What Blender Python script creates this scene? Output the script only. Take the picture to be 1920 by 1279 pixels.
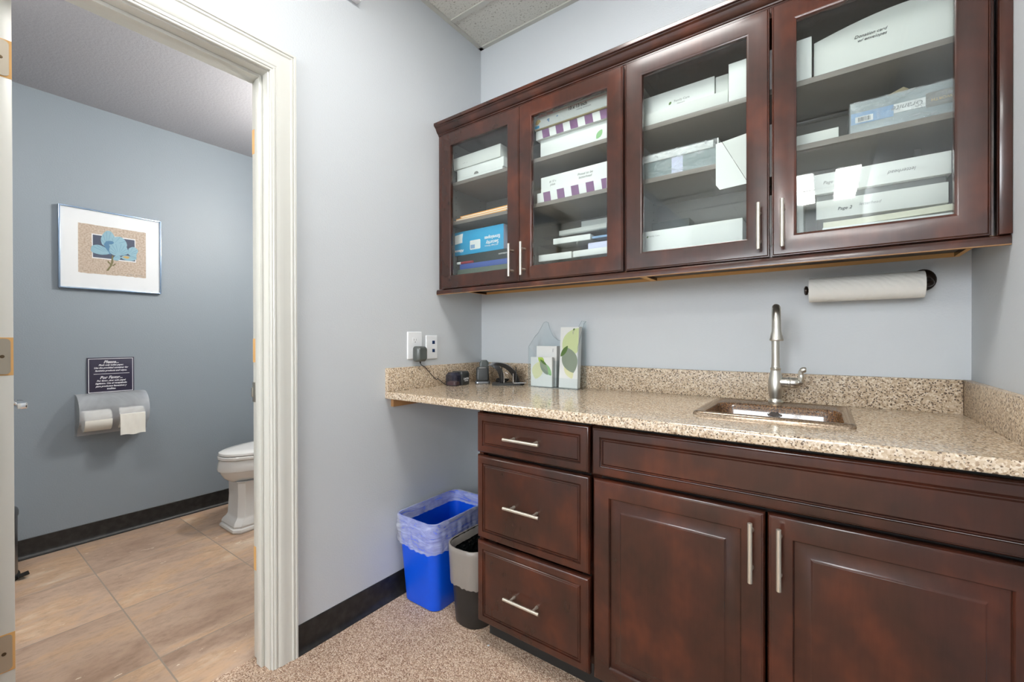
import bpy, bmesh, math, random
from mathutils import Matrix, Vector
random.seed(7)
PI = math.pi
for o in list(bpy.data.objects):
    bpy.data.objects.remove(o)
SC = bpy.context.scene
COL = SC.collection

# ------------------------------------------------------------------ camera
F_PX, YAW, PITCH, ROLL = 807.6, -0.627489, -0.003529, -0.001988
CAM = (1.547, -1.844, 1.140)
cy_, sy_ = math.cos(YAW), math.sin(YAW)
cp_, sp_ = math.cos(PITCH), math.sin(PITCH)
fw = Vector((sy_ * cp_, cy_ * cp_, sp_))
rt = Vector((cy_, -sy_, 0))
up = rt.cross(fw)
r2 = rt * math.cos(ROLL) + up * math.sin(ROLL)
u2 = -rt * math.sin(ROLL) + up * math.cos(ROLL)
cd = bpy.data.cameras.new('camera')
cd.sensor_fit = 'HORIZONTAL'
cd.sensor_width = 36.0
cd.lens = F_PX / 1920 * 36.0
cd.clip_start = 0.02
cam = bpy.data.objects.new('camera', cd)
COL.objects.link(cam)
m = Matrix.Identity(4)
for i in range(3):
    m[i][0] = r2[i]; m[i][1] = u2[i]; m[i][2] = -fw[i]; m[i][3] = CAM[i]
cam.matrix_world = m
SC.camera = cam

# ------------------------------------------------------------------ world, exposure, lamp strengths
w = bpy.data.worlds.new('world'); SC.world = w; w.use_nodes = True
w.node_tree.nodes['Background'].inputs[0].default_value = (0.8, 0.88, 1.0, 1)
w.node_tree.nodes['Background'].inputs[1].default_value = 0.05
SC.view_settings.view_transform = 'Standard'
SC.view_settings.look = 'None'
SC.view_settings.gamma = 1.0
SC.view_settings.use_curve_mapping = False
SC.view_settings.exposure = 0.19
TROFFER_NEAR = 24.5
TROFFER_FAR = 36.0
FILL_PANEL = 20.0  # emission of the added fill panel behind the viewer
VANITY = 500.0
BATH_CEIL = 37.0

# ------------------------------------------------------------------ material helpers
def mat(name, col=(0.8, 0.8, 0.8), rough=0.5, metal=0.0, **kw):
    mt = bpy.data.materials.new(name); mt.use_nodes = True
    b = mt.node_tree.nodes['Principled BSDF']
    b.inputs['Base Color'].default_value = (*col, 1)
    b.inputs['Roughness'].default_value = rough
    b.inputs['Metallic'].default_value = metal
    for k, v in kw.items():
        b.inputs[k.replace('_', ' ')].default_value = v
    return mt
def nt(mt): return mt.node_tree, mt.node_tree.nodes['Principled BSDF']
def N(t, kind, **kw):
    n = t.nodes.new(kind)
    for k, v in kw.items():
        if k in n.inputs.keys(): n.inputs[k].default_value = v
        else: setattr(n, k, v)
    return n
def coords(t, scale=(1, 1, 1), kind='Object', rot=(0, 0, 0)):
    tc = t.nodes.new('ShaderNodeTexCoord'); mp = t.nodes.new('ShaderNodeMapping')
    mp.inputs['Scale'].default_value = scale; mp.inputs['Rotation'].default_value = rot
    t.links.new(tc.outputs[kind], mp.inputs[0]); return mp.outputs[0]
def ramp(t, src, stops):
    r = t.nodes.new('ShaderNodeValToRGB')
    while len(r.color_ramp.elements) < len(stops): r.color_ramp.elements.new(0.5)
    for e, (p, c) in zip(r.color_ramp.elements, stops):
        e.position = p; e.color = (*c, 1) if len(c) == 3 else c
    t.links.new(src, r.inputs[0]); return r.outputs[0]
def mixc(t, fac, a, b, mode='MIX'):
    n = t.nodes.new('ShaderNodeMix'); n.data_type = 'RGBA'; n.blend_type = mode
    for sock, v in ((n.inputs[0], fac), (n.inputs[6], a), (n.inputs[7], b)):
        if hasattr(v, 'is_output'): t.links.new(v, sock)
        elif isinstance(v, (int, float)): sock.default_value = v
        else: sock.default_value = (*v, 1)
    return n.outputs[2]
def bump(t, b, h, strength=0.3, dist=0.002):
    n = t.nodes.new('ShaderNodeBump'); n.inputs['Strength'].default_value = strength
    n.inputs['Distance'].default_value = dist
    t.links.new(h, n.inputs['Height']); t.links.new(n.outputs[0], b.inputs['Normal'])

def paint(name, col, scale=170, st=0.25, rough=0.5, dist=0.0015):
    mt = mat(name, col, rough); t, b = nt(mt)
    n = N(t, 'ShaderNodeTexNoise', Scale=scale, Detail=2.0)
    t.links.new(coords(t), n.inputs['Vector'])
    bump(t, b, n.outputs[0], st, dist); return mt
M = {}
M['wall'] = paint('pale_blue_grey_wall_paint', (0.585, 0.615, 0.64), 150, 0.35, 0.5)
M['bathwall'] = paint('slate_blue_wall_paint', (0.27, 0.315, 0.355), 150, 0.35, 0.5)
M['bathceil'] = paint('grey_ceiling_paint', (0.40, 0.40, 0.43), 90, 0.5, 0.6, 0.003)
M['trim'] = paint('cream_gloss_trim_paint', (0.64, 0.64, 0.595), 30, 0.05, 0.3)
M['door'] = paint('cream_door_paint', (0.68, 0.68, 0.645), 30, 0.05, 0.32)
M['metaltile'] = mat('cream_grid_metal', (0.55, 0.55, 0.50), 0.4)
M['rawwood'] = mat('raw_orange_wood', (0.72, 0.42, 0.16), 0.7)
M['rawdark'] = mat('stained_raw_wood', (0.36, 0.19, 0.075), 0.65)
M['nickel'] = mat('satin_nickel', (0.62, 0.59, 0.52), 0.33, 1.0)
M['faucet'] = mat('brushed_nickel', (0.66, 0.64, 0.58), 0.34, 1.0)
M['pull'] = mat('champagne_nickel', (0.66, 0.62, 0.54), 0.34, 0.85)
M['hinge'] = mat('tarnished_steel', (0.42, 0.37, 0.30), 0.38, 0.75)
M['screw'] = mat('dark_screw_head', (0.10, 0.07, 0.04), 0.4, 0.8)
M['chrome'] = mat('chrome', (0.85, 0.86, 0.88), 0.12, 1.0)
M['black'] = mat('black_plastic', (0.012, 0.012, 0.013), 0.28)
M['blackmatte'] = mat('black_matte', (0.015, 0.014, 0.013), 0.55)
M['charcoal'] = mat('charcoal_plastic', (0.035, 0.038, 0.038), 0.33)
M['adapter'] = mat('grey_plastic', (0.085, 0.095, 0.09), 0.3)
M['whiteplastic'] = mat('white_plastic', (0.82, 0.84, 0.86), 0.3)
M['navy'] = mat('navy_port', (0.005, 0.03, 0.11), 0.3)
M['paper'] = mat('white_card', (0.66, 0.67, 0.64), 0.7)
M['paper2'] = mat('bright_white_card', (0.74, 0.75, 0.73), 0.7)
M['ivory'] = mat('ivory_paper', (0.66, 0.64, 0.50), 0.7)
M['tan'] = mat('tan_cardboard', (0.42, 0.34, 0.20), 0.8)
M['envelope'] = mat('orange_manila', (0.90, 0.40, 0.07), 0.7)
M['cyan'] = mat('cyan_print', (0.012, 0.34, 0.62), 0.4)
M['ink'] = mat('black_ink', (0.02, 0.02, 0.025), 0.6)
M['greyink'] = mat('grey_ink', (0.28, 0.28, 0.28), 0.6)
M['whiteink'] = mat('white_ink', (0.85, 0.85, 0.85), 0.5)
M['redink'] = mat('red_ink', (0.55, 0.09, 0.07), 0.5)
M['purple'] = mat('purple_print', (0.20, 0.09, 0.20), 0.5)
M['navybox'] = mat('navy_box', (0.05, 0.10, 0.36), 0.4)
M['blackbox'] = mat('dark_green_black_box', (0.02, 0.03, 0.03), 0.4)
M['folder'] = mat('grey_green_folders', (0.10, 0.13, 0.10), 0.5)
M['redplastic'] = mat('red_plastic', (0.35, 0.03, 0.04), 0.4)
M['granitebox'] = mat('grey_wrapped_box', (0.27, 0.31, 0.32), 0.25)
M['greyband'] = mat('warm_grey_print', (0.19, 0.18, 0.165), 0.4)
M['bluelabel'] = mat('pale_blue_label', (0.22, 0.36, 0.56), 0.4)
M['lavender'] = mat('lavender_label', (0.58, 0.60, 0.78), 0.5)
M['tealbox'] = mat('teal_grey_wrap', (0.16, 0.22, 0.22), 0.3)
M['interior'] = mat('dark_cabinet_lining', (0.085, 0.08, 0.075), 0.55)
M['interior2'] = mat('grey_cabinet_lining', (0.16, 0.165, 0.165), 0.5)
M['shelfedge'] = mat('grey_brown_shelf', (0.20, 0.17, 0.15), 0.45)
M['porcelain'] = mat('white_porcelain', (0.80, 0.80, 0.79), 0.08)
M['tissue'] = paint('white_tissue', (0.83, 0.82, 0.76), 60, 0.3, 0.9)
M['bluebin'] = mat('bright_blue_plastic', (0.0, 0.085, 0.72), 0.38)
M['blackbin'] = mat('black_bin_plastic', (0.018, 0.017, 0.016), 0.4)
M['steel'] = mat('dark_brushed_steel', (0.22, 0.23, 0.24), 0.35, 0.9)
M['signnavy'] = mat('dark_violet_sign', (0.035, 0.03, 0.06), 0.35)
M['signborder'] = mat('pale_sign_print', (0.72, 0.72, 0.76), 0.5)
M['bronze'] = mat('dark_bronze', (0.028, 0.018, 0.014), 0.3, 0.5)
M['mat'] = mat('white_mount_board', (0.84, 0.87, 0.90), 0.8)
M['slateink'] = mat('slate_print', (0.055, 0.07, 0.12), 0.7)
M['petal'] = mat('blue_petal_print', (0.28, 0.48, 0.58), 0.7)
M['petaldark'] = mat('deep_blue_petal_print', (0.08, 0.22, 0.38), 0.7)
M['stem'] = mat('olive_stem_print', (0.18, 0.16, 0.06), 0.7)
M['yellow'] = mat('ochre_print', (0.55, 0.38, 0.12), 0.7)
M['frame'] = mat('pale_blue_metal_frame', (0.35, 0.47, 0.64), 0.25, 0.7)
for k, c in (('leafyellow', (0.70, 0.70, 0.42)), ('leafpale', (0.55, 0.63, 0.33)), ('leaflime', (0.36, 0.52, 0.08)), ('leafgrey', (0.24, 0.29, 0.22)),
             ('leafmid', (0.25, 0.47, 0.22)), ('leafdark', (0.08, 0.16, 0.03))):
    M[k] = mat(k + '_print', c, 0.6)

def cherry():
    mt = mat('dark_cherry_wood', rough=0.27, Specular_IOR_Level=0.3); t, b = nt(mt)
    v = coords(t, (3.0, 3.0, 2.2))
    n = N(t, 'ShaderNodeTexNoise', Scale=2.2, Detail=3.0, Roughness=0.6); t.links.new(v, n.inputs['Vector'])
    v2 = coords(t, (70, 70, 5.0))
    g = N(t, 'ShaderNodeTexNoise', Scale=2.0, Detail=4.0, Roughness=0.65); t.links.new(v2, g.inputs['Vector'])
    c1 = ramp(t, n.outputs[0], [(0.30, (0.030, 0.0125, 0.0085)), (0.52, (0.050, 0.0160, 0.0100)), (0.74, (0.100, 0.025, 0.012))])
    c2 = ramp(t, g.outputs[0], [(0.3, (0.75, 0.75, 0.75)), (0.6, (1.05, 1.05, 1.05))])
    c = mixc(t, 0.28, c1, c2, 'MULTIPLY')
    t.links.new(c, b.inputs['Base Color'])
    b.inputs['Coat Weight'].default_value = 0.5
    b.inputs['Coat Roughness'].default_value = 0.13
    return mt
M['cherry'] = cherry()

def granite(rough=0.13, spec=1.0):
    mt = mat('speckled_tan_quartz', rough=rough, Specular_IOR_Level=spec); t, b = nt(mt)
    v = coords(t)
    vo = N(t, 'ShaderNodeTexVoronoi', Scale=230.0); t.links.new(v, vo.inputs['Vector'])
    sep = t.nodes.new('ShaderNodeSeparateColor'); t.links.new(vo.outputs['Color'], sep.inputs[0])
    base = ramp(t, sep.outputs[0], [(0.0, (0.36, 0.25, 0.165)), (0.2, (0.48, 0.36, 0.24)), (0.5, (0.58, 0.455, 0.32)), (0.78, (0.66, 0.55, 0.42)), (1.0, (0.76, 0.67, 0.55))])
    vo2 = N(t, 'ShaderNodeTexVoronoi', Scale=175.0); t.links.new(v, vo2.inputs['Vector'])
    sep2 = t.nodes.new('ShaderNodeSeparateColor'); t.links.new(vo2.outputs['Color'], sep2.inputs[0])
    dark = ramp(t, sep2.outputs[1], [(0.0, (1, 1, 1)), (0.15, (1, 1, 1)), (0.18, (0, 0, 0))])
    dn = ramp(t, vo2.outputs['Distance'], [(0.30, (1, 1, 1)), (0.50, (0, 0, 0))])
    f = mixc(t, 1.0, dark, dn, 'MULTIPLY')
    c = mixc(t, f, base, (0.085, 0.055, 0.04))
    vo3 = N(t, 'ShaderNodeTexVoronoi', Scale=330.0); t.links.new(v, vo3.inputs['Vector'])
    sep3 = t.nodes.new('ShaderNodeSeparateColor'); t.links.new(vo3.outputs['Color'], sep3.inputs[0])
    d3 = ramp(t, sep3.outputs[2], [(0.0, (1, 1, 1)), (0.09, (1, 1, 1)), (0.11, (0, 0, 0))])
    c = mixc(t, d3, c, (0.13, 0.085, 0.05))
    t.links.new(c, b.inputs['Base Color']); return mt
M['granite'] = granite()
M['granite_splash'] = granite(0.42, 0.4)

def carpet():
    mt = mat('tan_berber_carpet', rough=0.95); t, b = nt(mt)
    v = coords(t)
    vo = N(t, 'ShaderNodeTexVoronoi', Scale=260.0); t.links.new(v, vo.inputs['Vector'])
    sep = t.nodes.new('ShaderNodeSeparateColor'); t.links.new(vo.outputs['Color'], sep.inputs[0])
    c = ramp(t, sep.outputs[0], [(0.0, (0.28, 0.155, 0.10)), (0.3, (0.52, 0.34, 0.235)), (0.65, (0.68, 0.49, 0.36)), (1.0, (0.86, 0.70, 0.56))])
    n = N(t, 'ShaderNodeTexNoise', Scale=5.0, Detail=3.0); t.links.new(v, n.inputs['Vector'])
    c = mixc(t, 0.35, c, ramp(t, n.outputs[0], [(0.3, (0.7, 0.7, 0.7)), (0.7, (1, 1, 1))]), 'MULTIPLY')
    t.links.new(c, b.inputs['Base Color'])
    inv = t.nodes.new('ShaderNodeMath'); inv.operation = 'SUBTRACT'; inv.inputs[0].default_value = 1.0
    t.links.new(vo.outputs['Distance'], inv.inputs[1])
    bump(t, b, inv.outputs[0], 0.9, 0.004); return mt
M['carpet'] = carpet()

def travertine():
    mt = mat('travertine_floor_tiles', rough=0.3); t, b = nt(mt)
    tc = t.nodes.new('ShaderNodeTexCoord')
    mp = t.nodes.new('ShaderNodeMapping'); t.links.new(tc.outputs['Object'], mp.inputs[0])
    mp.inputs['Location'].default_value = (0.86, 1.34, 0)      # a grout crossing at (-0.86,-1.34)
    br = t.nodes.new('ShaderNodeTexBrick'); t.links.new(mp.outputs[0], br.inputs['Vector'])
    br.offset = 0.0; br.squash = 1.0
    br.inputs['Scale'].default_value = 1.0
    br.inputs['Brick Width'].default_value = 0.4755
    br.inputs['Row Height'].default_value = 0.4755
    br.inputs['Mortar Size'].default_value = 0.0026
    br.inputs['Mortar Smooth'].default_value = 0.1
    br.inputs['Color1'].default_value = (0, 0, 0, 1); br.inputs['Color2'].default_value = (1, 1, 1, 1)
    br.inputs['Mortar'].default_value = (0.5, 0.5, 0.5, 1)
    # shift the veining from tile to tile
    off = t.nodes.new('ShaderNodeVectorMath'); off.operation = 'MULTIPLY_ADD'
    t.links.new(br.outputs['Color'], off.inputs[0]); off.inputs[1].default_value = (3, 5, 2)
    t.links.new(tc.outputs['Object'], off.inputs[2])
    def vec(scale):
        q = t.nodes.new('ShaderNodeMapping'); q.inputs['Scale'].default_value = scale
        t.links.new(off.outputs[0], q.inputs[0]); return q.outputs[0]
    n1 = N(t, 'ShaderNodeTexNoise', Scale=2.0, Detail=7.0, Roughness=0.62, Distortion=0.35); t.links.new(vec((2.1, 1.0, 1)), n1.inputs['Vector'])
    n2 = N(t, 'ShaderNodeTexNoise', Scale=22.0, Detail=7.0, Roughness=0.75); t.links.new(vec((2.0, 1.0, 1)), n2.inputs['Vector'])
    base = ramp(t, n1.outputs[0], [(0.26, (0.36, 0.235, 0.165)), (0.40, (0.50, 0.35, 0.255)), (0.50, (0.60, 0.44, 0.33)), (0.58, (0.66, 0.45, 0.29)), (0.70, (0.80, 0.67, 0.53))])
    fine = ramp(t, n2.outputs[0], [(0.3, (0.72, 0.68, 0.64)), (0.5, (1, 1, 1)), (0.75, (1.15, 1.12, 1.08))])
    c = mixc(t, 0.8, base, fine, 'MULTIPLY')
    tone = ramp(t, br.outputs['Color'], [(0.0, (0.82, 0.79, 0.78)), (1.0, (1.08, 1.04, 1.0))])
    c = mixc(t, 0.75, c, tone, 'MULTIPLY')
    # pale filled pits and dark pits, stretched along the veins
    vo = N(t, 'ShaderNodeTexNoise', Scale=15.0, Detail=4.0, Roughness=0.6); t.links.new(vec((1.7, 0.8, 1)), vo.inputs['Vector'])
    c = mixc(t, ramp(t, vo.outputs[0], [(0.695, (0, 0, 0)), (0.715, (0.85, 0.85, 0.85))]), c, (0.86, 0.77, 0.64))
    vd = N(t, 'ShaderNodeTexNoise', Scale=18.0, Detail=6.0, Roughness=0.7); t.links.new(vec((1.6, 0.9, 3)), vd.inputs['Vector'])
    c = mixc(t, ramp(t, vd.outputs[0], [(0.70, (0, 0, 0)), (0.73, (0.8, 0.8, 0.8))]), c, (0.10, 0.05, 0.03))
    c = mixc(t, br.outputs['Fac'], c, (0.36, 0.29, 0.23))
    t.links.new(c, b.inputs['Base Color'])
    hh = t.nodes.new('ShaderNodeMath'); hh.operation = 'SUBTRACT'; hh.inputs[0].default_value = 1.0
    t.links.new(br.outputs['Fac'], hh.inputs[1]); bump(t, b, hh.outputs[0], 0.4, 0.002)
    return mt
M['travertine'] = travertine()

def tilemat():
    mt = mat('fissured_ceiling_board', rough=0.9); t, b = nt(mt)
    v = coords(t)
    n = N(t, 'ShaderNodeTexNoise', Scale=110.0, Detail=2.0, Roughness=0.5); t.links.new(v, n.inputs['Vector'])
    n2 = N(t, 'ShaderNodeTexVoronoi', Scale=85.0); t.links.new(v, n2.inputs['Vector'])
    f = ramp(t, n.outputs[0], [(0.28, (0.45, 0.44, 0.40)), (0.40, (1, 1, 1))])
    c = mixc(t, 1.0, (0.66, 0.655, 0.60), f, 'MULTIPLY')
    pin = ramp(t, n2.outputs['Distance'], [(0.10, (0.35, 0.34, 0.32)), (0.17, (1, 1, 1))])
    c = mixc(t, 1.0, c, pin, 'MULTIPLY')
    t.links.new(c, b.inputs['Base Color']); bump(t, b, n.outputs[0], 0.5, 0.003); return mt
M['tile'] = tilemat()

def rubber():
    mt = mat('black_rubber_base', (0.013, 0.013, 0.013), 0.42); t, b = nt(mt)
    n = N(t, 'ShaderNodeTexNoise', Scale=30.0, Detail=3.0); t.links.new(coords(t), n.inputs['Vector'])
    t.links.new(ramp(t, n.outputs[0], [(0.4, (0.010, 0.010, 0.010)), (0.75, (0.03, 0.029, 0.028))]), b.inputs['Base Color'])
    return mt
M['rubber'] = rubber()

def glassy(name, tint, ior=1.45, rough=0.02, extra=None):
    mt = bpy.data.materials.new(name); mt.use_nodes = True; t = mt.node_tree
    t.nodes.remove(t.nodes['Principled BSDF']); out = t.nodes['Material Output']
    tr = N(t, 'ShaderNodeBsdfTransparent'); tr.inputs[0].default_value = (*tint, 1)
    gl = N(t, 'ShaderNodeBsdfGlossy'); gl.inputs['Roughness'].default_value = rough
    lw = N(t, 'ShaderNodeLayerWeight'); lw.inputs['Blend'].default_value = 0.5
    pw = N(t, 'ShaderNodeMath', operation='POWER'); t.links.new(lw.outputs['Facing'], pw.inputs[0]); pw.inputs[1].default_value = 5.0
    f0 = ((ior - 1) / (ior + 1)) ** 2                     # Schlick's approximation, the same from both sides of the sheet
    fr = N(t, 'ShaderNodeMath', operation='MULTIPLY_ADD'); t.links.new(pw.outputs[0], fr.inputs[0]); fr.inputs[1].default_value = 1 - f0; fr.inputs[2].default_value = f0
    mx = N(t, 'ShaderNodeMixShader')
    t.links.new(fr.outputs[0], mx.inputs[0]); t.links.new(tr.outputs[0], mx.inputs[1]); t.links.new(gl.outputs[0], mx.inputs[2])
    t.links.new(mx.outputs[0], out.inputs[0])
    return mt
M['glass'] = glassy('cabinet_window_glass', (0.955, 0.98, 0.975), 1.6)
M['acrylic'] = glassy('clear_acrylic', (0.965, 0.985, 0.99), 1.5, 0.04)
M['acryledge'] = mat('acrylic_edge', (0.22, 0.30, 0.33), 0.2)
M['picglass'] = glassy('picture_glass', (0.98, 0.98, 0.98), 1.45)

def film(name, col, alpha, rough=0.25, wrinkle=0.5, scale=18.0, stretch=(1, 1, 3), lo=0.35, hi=0.7):
    """thin plastic film: see-through, whitish where it wrinkles, glossy"""
    mt = bpy.data.materials.new(name); mt.use_nodes = True; t = mt.node_tree
    b = t.nodes['Principled BSDF']; out = t.nodes['Material Output']
    b.inputs['Base Color'].default_value = (*col, 1); b.inputs['Roughness'].default_value = rough
    n = N(t, 'ShaderNodeTexNoise', Scale=scale, Detail=4.0, Roughness=0.6, Distortion=1.2)
    t.links.new(coords(t, stretch), n.inputs['Vector'])
    bump(t, b, n.outputs[0], wrinkle, 0.01)
    tr = N(t, 'ShaderNodeBsdfTransparent'); tr.inputs[0].default_value = (0.97, 0.97, 0.98, 1)
    mx = N(t, 'ShaderNodeMixShader')
    a = ramp(t, n.outputs[0], [(lo, (alpha * 0.35,) * 3), (hi, (min(1, alpha * 1.6),) * 3)])
    t.links.new(a, mx.inputs[0]); t.links.new(tr.outputs[0], mx.inputs[1]); t.links.new(b.outputs[0], mx.inputs[2])
    t.links.new(mx.outputs[0], out.inputs[0]); return mt
M['film'] = film('clear_bin_liner', (0.86, 0.89, 0.95), 0.40, 0.16, 1.0, 9.0, (1, 1, 4.5), 0.15, 0.95)
M['greyfilm'] = film('grey_bin_liner', (0.25, 0.225, 0.205), 0.8, 0.35, 0.3, 6.0, (1, 1, 1), -0.6, 0.4)
M['wrap'] = film('shrink_wrap', (0.80, 0.82, 0.84), 0.22, 0.12, 0.8, 22.0, (1, 1, 2))
M['frost'] = film('frosted_plastic', (0.80, 0.84, 0.90), 0.38, 0.3, 0.0, 3.0, (1, 1, 1), 0.0, 1.0)
M['blackbag'] = paint('black_bag_film', (0.010, 0.013, 0.013), 35, 1.0, 0.18, 0.02)
M['smoke'] = film('smoked_plastic', (0.03, 0.03, 0.05), 0.75, 0.12, 0.0, 3.0, (1, 1, 1), 0.0, 1.0)

def enamel():
    mt = mat('brown_speckled_enamel', (0.10, 0.045, 0.02), 0.08); t, b = nt(mt)
    n = N(t, 'ShaderNodeTexNoise', Scale=260.0, Detail=2.0); t.links.new(coords(t), n.inputs['Vector'])
    t.links.new(ramp(t, n.outputs[0], [(0.38, (0.035, 0.014, 0.006)), (0.6, (0.20, 0.095, 0.035))]), b.inputs['Base Color'])
    b.inputs['Coat Weight'].default_value = 0.6; b.inputs['Coat Roughness'].default_value = 0.03
    return mt
M['enamel'] = enamel()
def enamel_rim():
    mt = mat('bronze_enamel_rim', (0.20, 0.14, 0.09), 0.14, 0.55); t, b = nt(mt)
    n = N(t, 'ShaderNodeTexNoise', Scale=260.0, Detail=2.0); t.links.new(coords(t), n.inputs['Vector'])
    t.links.new(ramp(t, n.outputs[0], [(0.38, (0.17, 0.115, 0.075)), (0.6, (0.32, 0.24, 0.17))]), b.inputs['Base Color'])
    return mt
M['enamelrim'] = enamel_rim()
def printpaper():
    mt = mat('tan_speckled_art_paper', (0.55, 0.45, 0.36), 0.9); t, b = nt(mt)
    n = N(t, 'ShaderNodeTexNoise', Scale=120.0, Detail=4.0); t.links.new(coords(t), n.inputs['Vector'])
    t.links.new(ramp(t, n.outputs[0], [(0.3, (0.42, 0.32, 0.24)), (0.55, (0.58, 0.48, 0.39)), (0.8, (0.68, 0.58, 0.48))]), b.inputs['Base Color'])
    return mt
M['artpaper'] = printpaper()
def towel():
    mt = mat('quilted_paper_towel', (0.80, 0.79, 0.74), 0.95); t, b = nt(mt)
    n = N(t, 'ShaderNodeTexWave', Scale=28.0, Distortion=4.0, Detail=2.0); n.bands_direction = 'DIAGONAL'
    t.links.new(coords(t), n.inputs['Vector']); bump(t, b, n.outputs[0], 0.25, 0.002); return mt
M['towel'] = towel()
def emis(name, col, st):
    mt = bpy.data.materials.new(name); mt.use_nodes = True; b = mt.node_tree.nodes['Principled BSDF']
    b.inputs['Base Color'].default_value = (0.8, 0.8, 0.8, 1)
    b.inputs['Emission Color'].default_value = (*col, 1); b.inputs['Emission Strength'].default_value = st
    return mt
M['lamp_near'] = emis('troffer_diffuser', (1.0, 0.985, 0.96), TROFFER_NEAR)
M['fill_glow'] = emis('added_fill_glow', (0.90, 0.95, 1.0), FILL_PANEL)
M['lamp_far'] = emis('far_troffer_diffuser', (1.0, 0.985, 0.96), TROFFER_FAR)
M['lamp_bath'] = emis('vanity_bulb', (1.0, 0.94, 0.86), VANITY)
M['lamp_bathceil'] = emis('bath_ceiling_diffuser', (1.0, 0.96, 0.90), BATH_CEIL)

# ------------------------------------------------------------------ mesh helpers
OFF = {}
def link(o, parent=None):
    COL.objects.link(o)
    if parent is not None: o.parent = parent
def thing(name, label, cat, loc=(0, 0, 0), rotz=0.0, group=None, local=False):
    o = bpy.data.objects.new(name, None); o.empty_display_size = 0.05
    o.location = loc; o.rotation_euler = (0, 0, rotz); link(o)
    o['label'] = label; o['category'] = cat
    if group: o['group'] = group
    OFF[o.name] = Vector((0, 0, 0)) if local else Vector(loc)
    return o
def obj(name, bm, mt, parent=None, label=None, smooth=35, kind=None):
    me = bpy.data.meshes.new(name)
    bmesh.ops.recalc_face_normals(bm, faces=bm.faces)
    if parent is not None:
        off = OFF[parent.name]
        bmesh.ops.translate(bm, vec=-off, verts=bm.verts)
    bm.to_mesh(me); bm.free()
    mts = mt if isinstance(mt, (list, tuple)) else [mt]
    for k in mts: me.materials.append(M[k])
    if smooth:
        me.shade_smooth(); me.set_sharp_from_angle(angle=math.radians(smooth))
    o = bpy.data.objects.new(name, me); link(o, parent)
    OFF[o.name] = OFF[parent.name] if parent is not None else Vector((0, 0, 0))
    if label: o['label'] = label
    if kind: o['kind'] = kind
    return o
def solo(name, bm, mt, label, cat, group=None, origin=None, **kw):
    """a thing that is one mesh; its origin goes to its base"""
    if origin is None:
        xs = [v.co.x for v in bm.verts]; ys = [v.co.y for v in bm.verts]; zs = [v.co.z for v in bm.verts]
        origin = ((min(xs) + max(xs)) / 2, (min(ys) + max(ys)) / 2, min(zs))
    bmesh.ops.translate(bm, vec=-Vector(origin), verts=bm.verts)
    o = obj(name, bm, mt, None, label, **kw)
    o.location = origin; o['category'] = cat; OFF[o.name] = Vector(origin)
    if group: o['group'] = group
    return o
def struct(name, bm, mt, **kw):
    o = obj(name, bm, mt, None, **kw); o['kind'] = 'structure'; return o
def BM(): return bmesh.new()
def box(bm, x0, x1, y0, y1, z0, z1, bev=0.0, mi=0, seg=2, rot=0.0, taper=None):
    r = bmesh.ops.create_cube(bm, size=1.0); vs = r['verts']
    cx, cy, cz = (x0 + x1) / 2, (y0 + y1) / 2, (z0 + z1) / 2
    c, s = math.cos(rot), math.sin(rot)
    for v in vs:
        x, y, z = v.co.x * (x1 - x0), v.co.y * (y1 - y0), v.co.z * (z1 - z0)
        if taper and v.co.z > 0: x *= taper; y *= taper
        v.co = Vector((cx + x * c - y * s, cy + x * s + y * c, cz + z))
    fs = list({f for v in vs for f in v.link_faces})
    for f in fs: f.material_index = mi
    if bev:
        es = list({e for v in vs for e in v.link_edges})
        q = bmesh.ops.bevel(bm, geom=es, offset=bev, segments=seg, affect='EDGES', profile=0.5)
        for f in q['faces']: f.material_index = mi
    return bm
def loft(bm, rings, close=True, cap0=False, cap1=False, mi=0):
    vr = [[bm.verts.new(p) for p in r] for r in rings]
    n = len(rings[0])
    for a, b in zip(vr, vr[1:]):
        for i in range(n if close else n - 1):
            j = (i + 1) % n
            f = bm.faces.new((a[i], a[j], b[j], b[i])); f.material_index = mi
    if cap0: bm.faces.new(vr[0][::-1]).material_index = mi
    if cap1: bm.faces.new(vr[-1]).material_index = mi
    return vr
def circ(c, r, axis='z', n=24, ry=None):
    out = []
    ry = ry or r
    for i in range(n):
        a = 2 * PI * i / n; u, v = r * math.cos(a), ry * math.sin(a)
        out.append({'z': (c[0] + u, c[1] + v, c[2]), 'x': (c[0], c[1] + u, c[2] + v), 'y': (c[0] + u, c[1], c[2] + v)}[axis])
    return out
def lathe(bm, prof, c=(0, 0, 0), axis='z', n=28, cap=True, mi=0):
    rings = []
    for r, h in prof:
        p = list(c); p['xyz'.index(axis)] += h
        rings.append(circ(p, max(r, 1e-4), axis, n))
    loft(bm, rings, True, cap, cap, mi); return bm
def tube(bm, pts, r, n=12, cap=True, mi=0):
    pts = [Vector(p) for p in pts]
    rs = r if isinstance(r, (list, tuple)) else [r] * len(pts)
    rings = []; nrm = None
    for i, p in enumerate(pts):
        t = (pts[min(i + 1, len(pts) - 1)] - pts[max(i - 1, 0)]).normalized()
        if nrm is None:
            a = Vector((0, 0, 1)) if abs(t.z) < 0.9 else Vector((1, 0, 0))
            nrm = (a - t * a.dot(t)).normalized()
        else: nrm = (nrm - t * nrm.dot(t)).normalized()
        b = t.cross(nrm)
        rings.append([tuple(p + nrm * math.cos(2 * PI * k / n) * rs[i] + b * math.sin(2 * PI * k / n) * rs[i]) for k in range(n)])
    loft(bm, rings, True, cap, cap, mi); return bm
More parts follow.
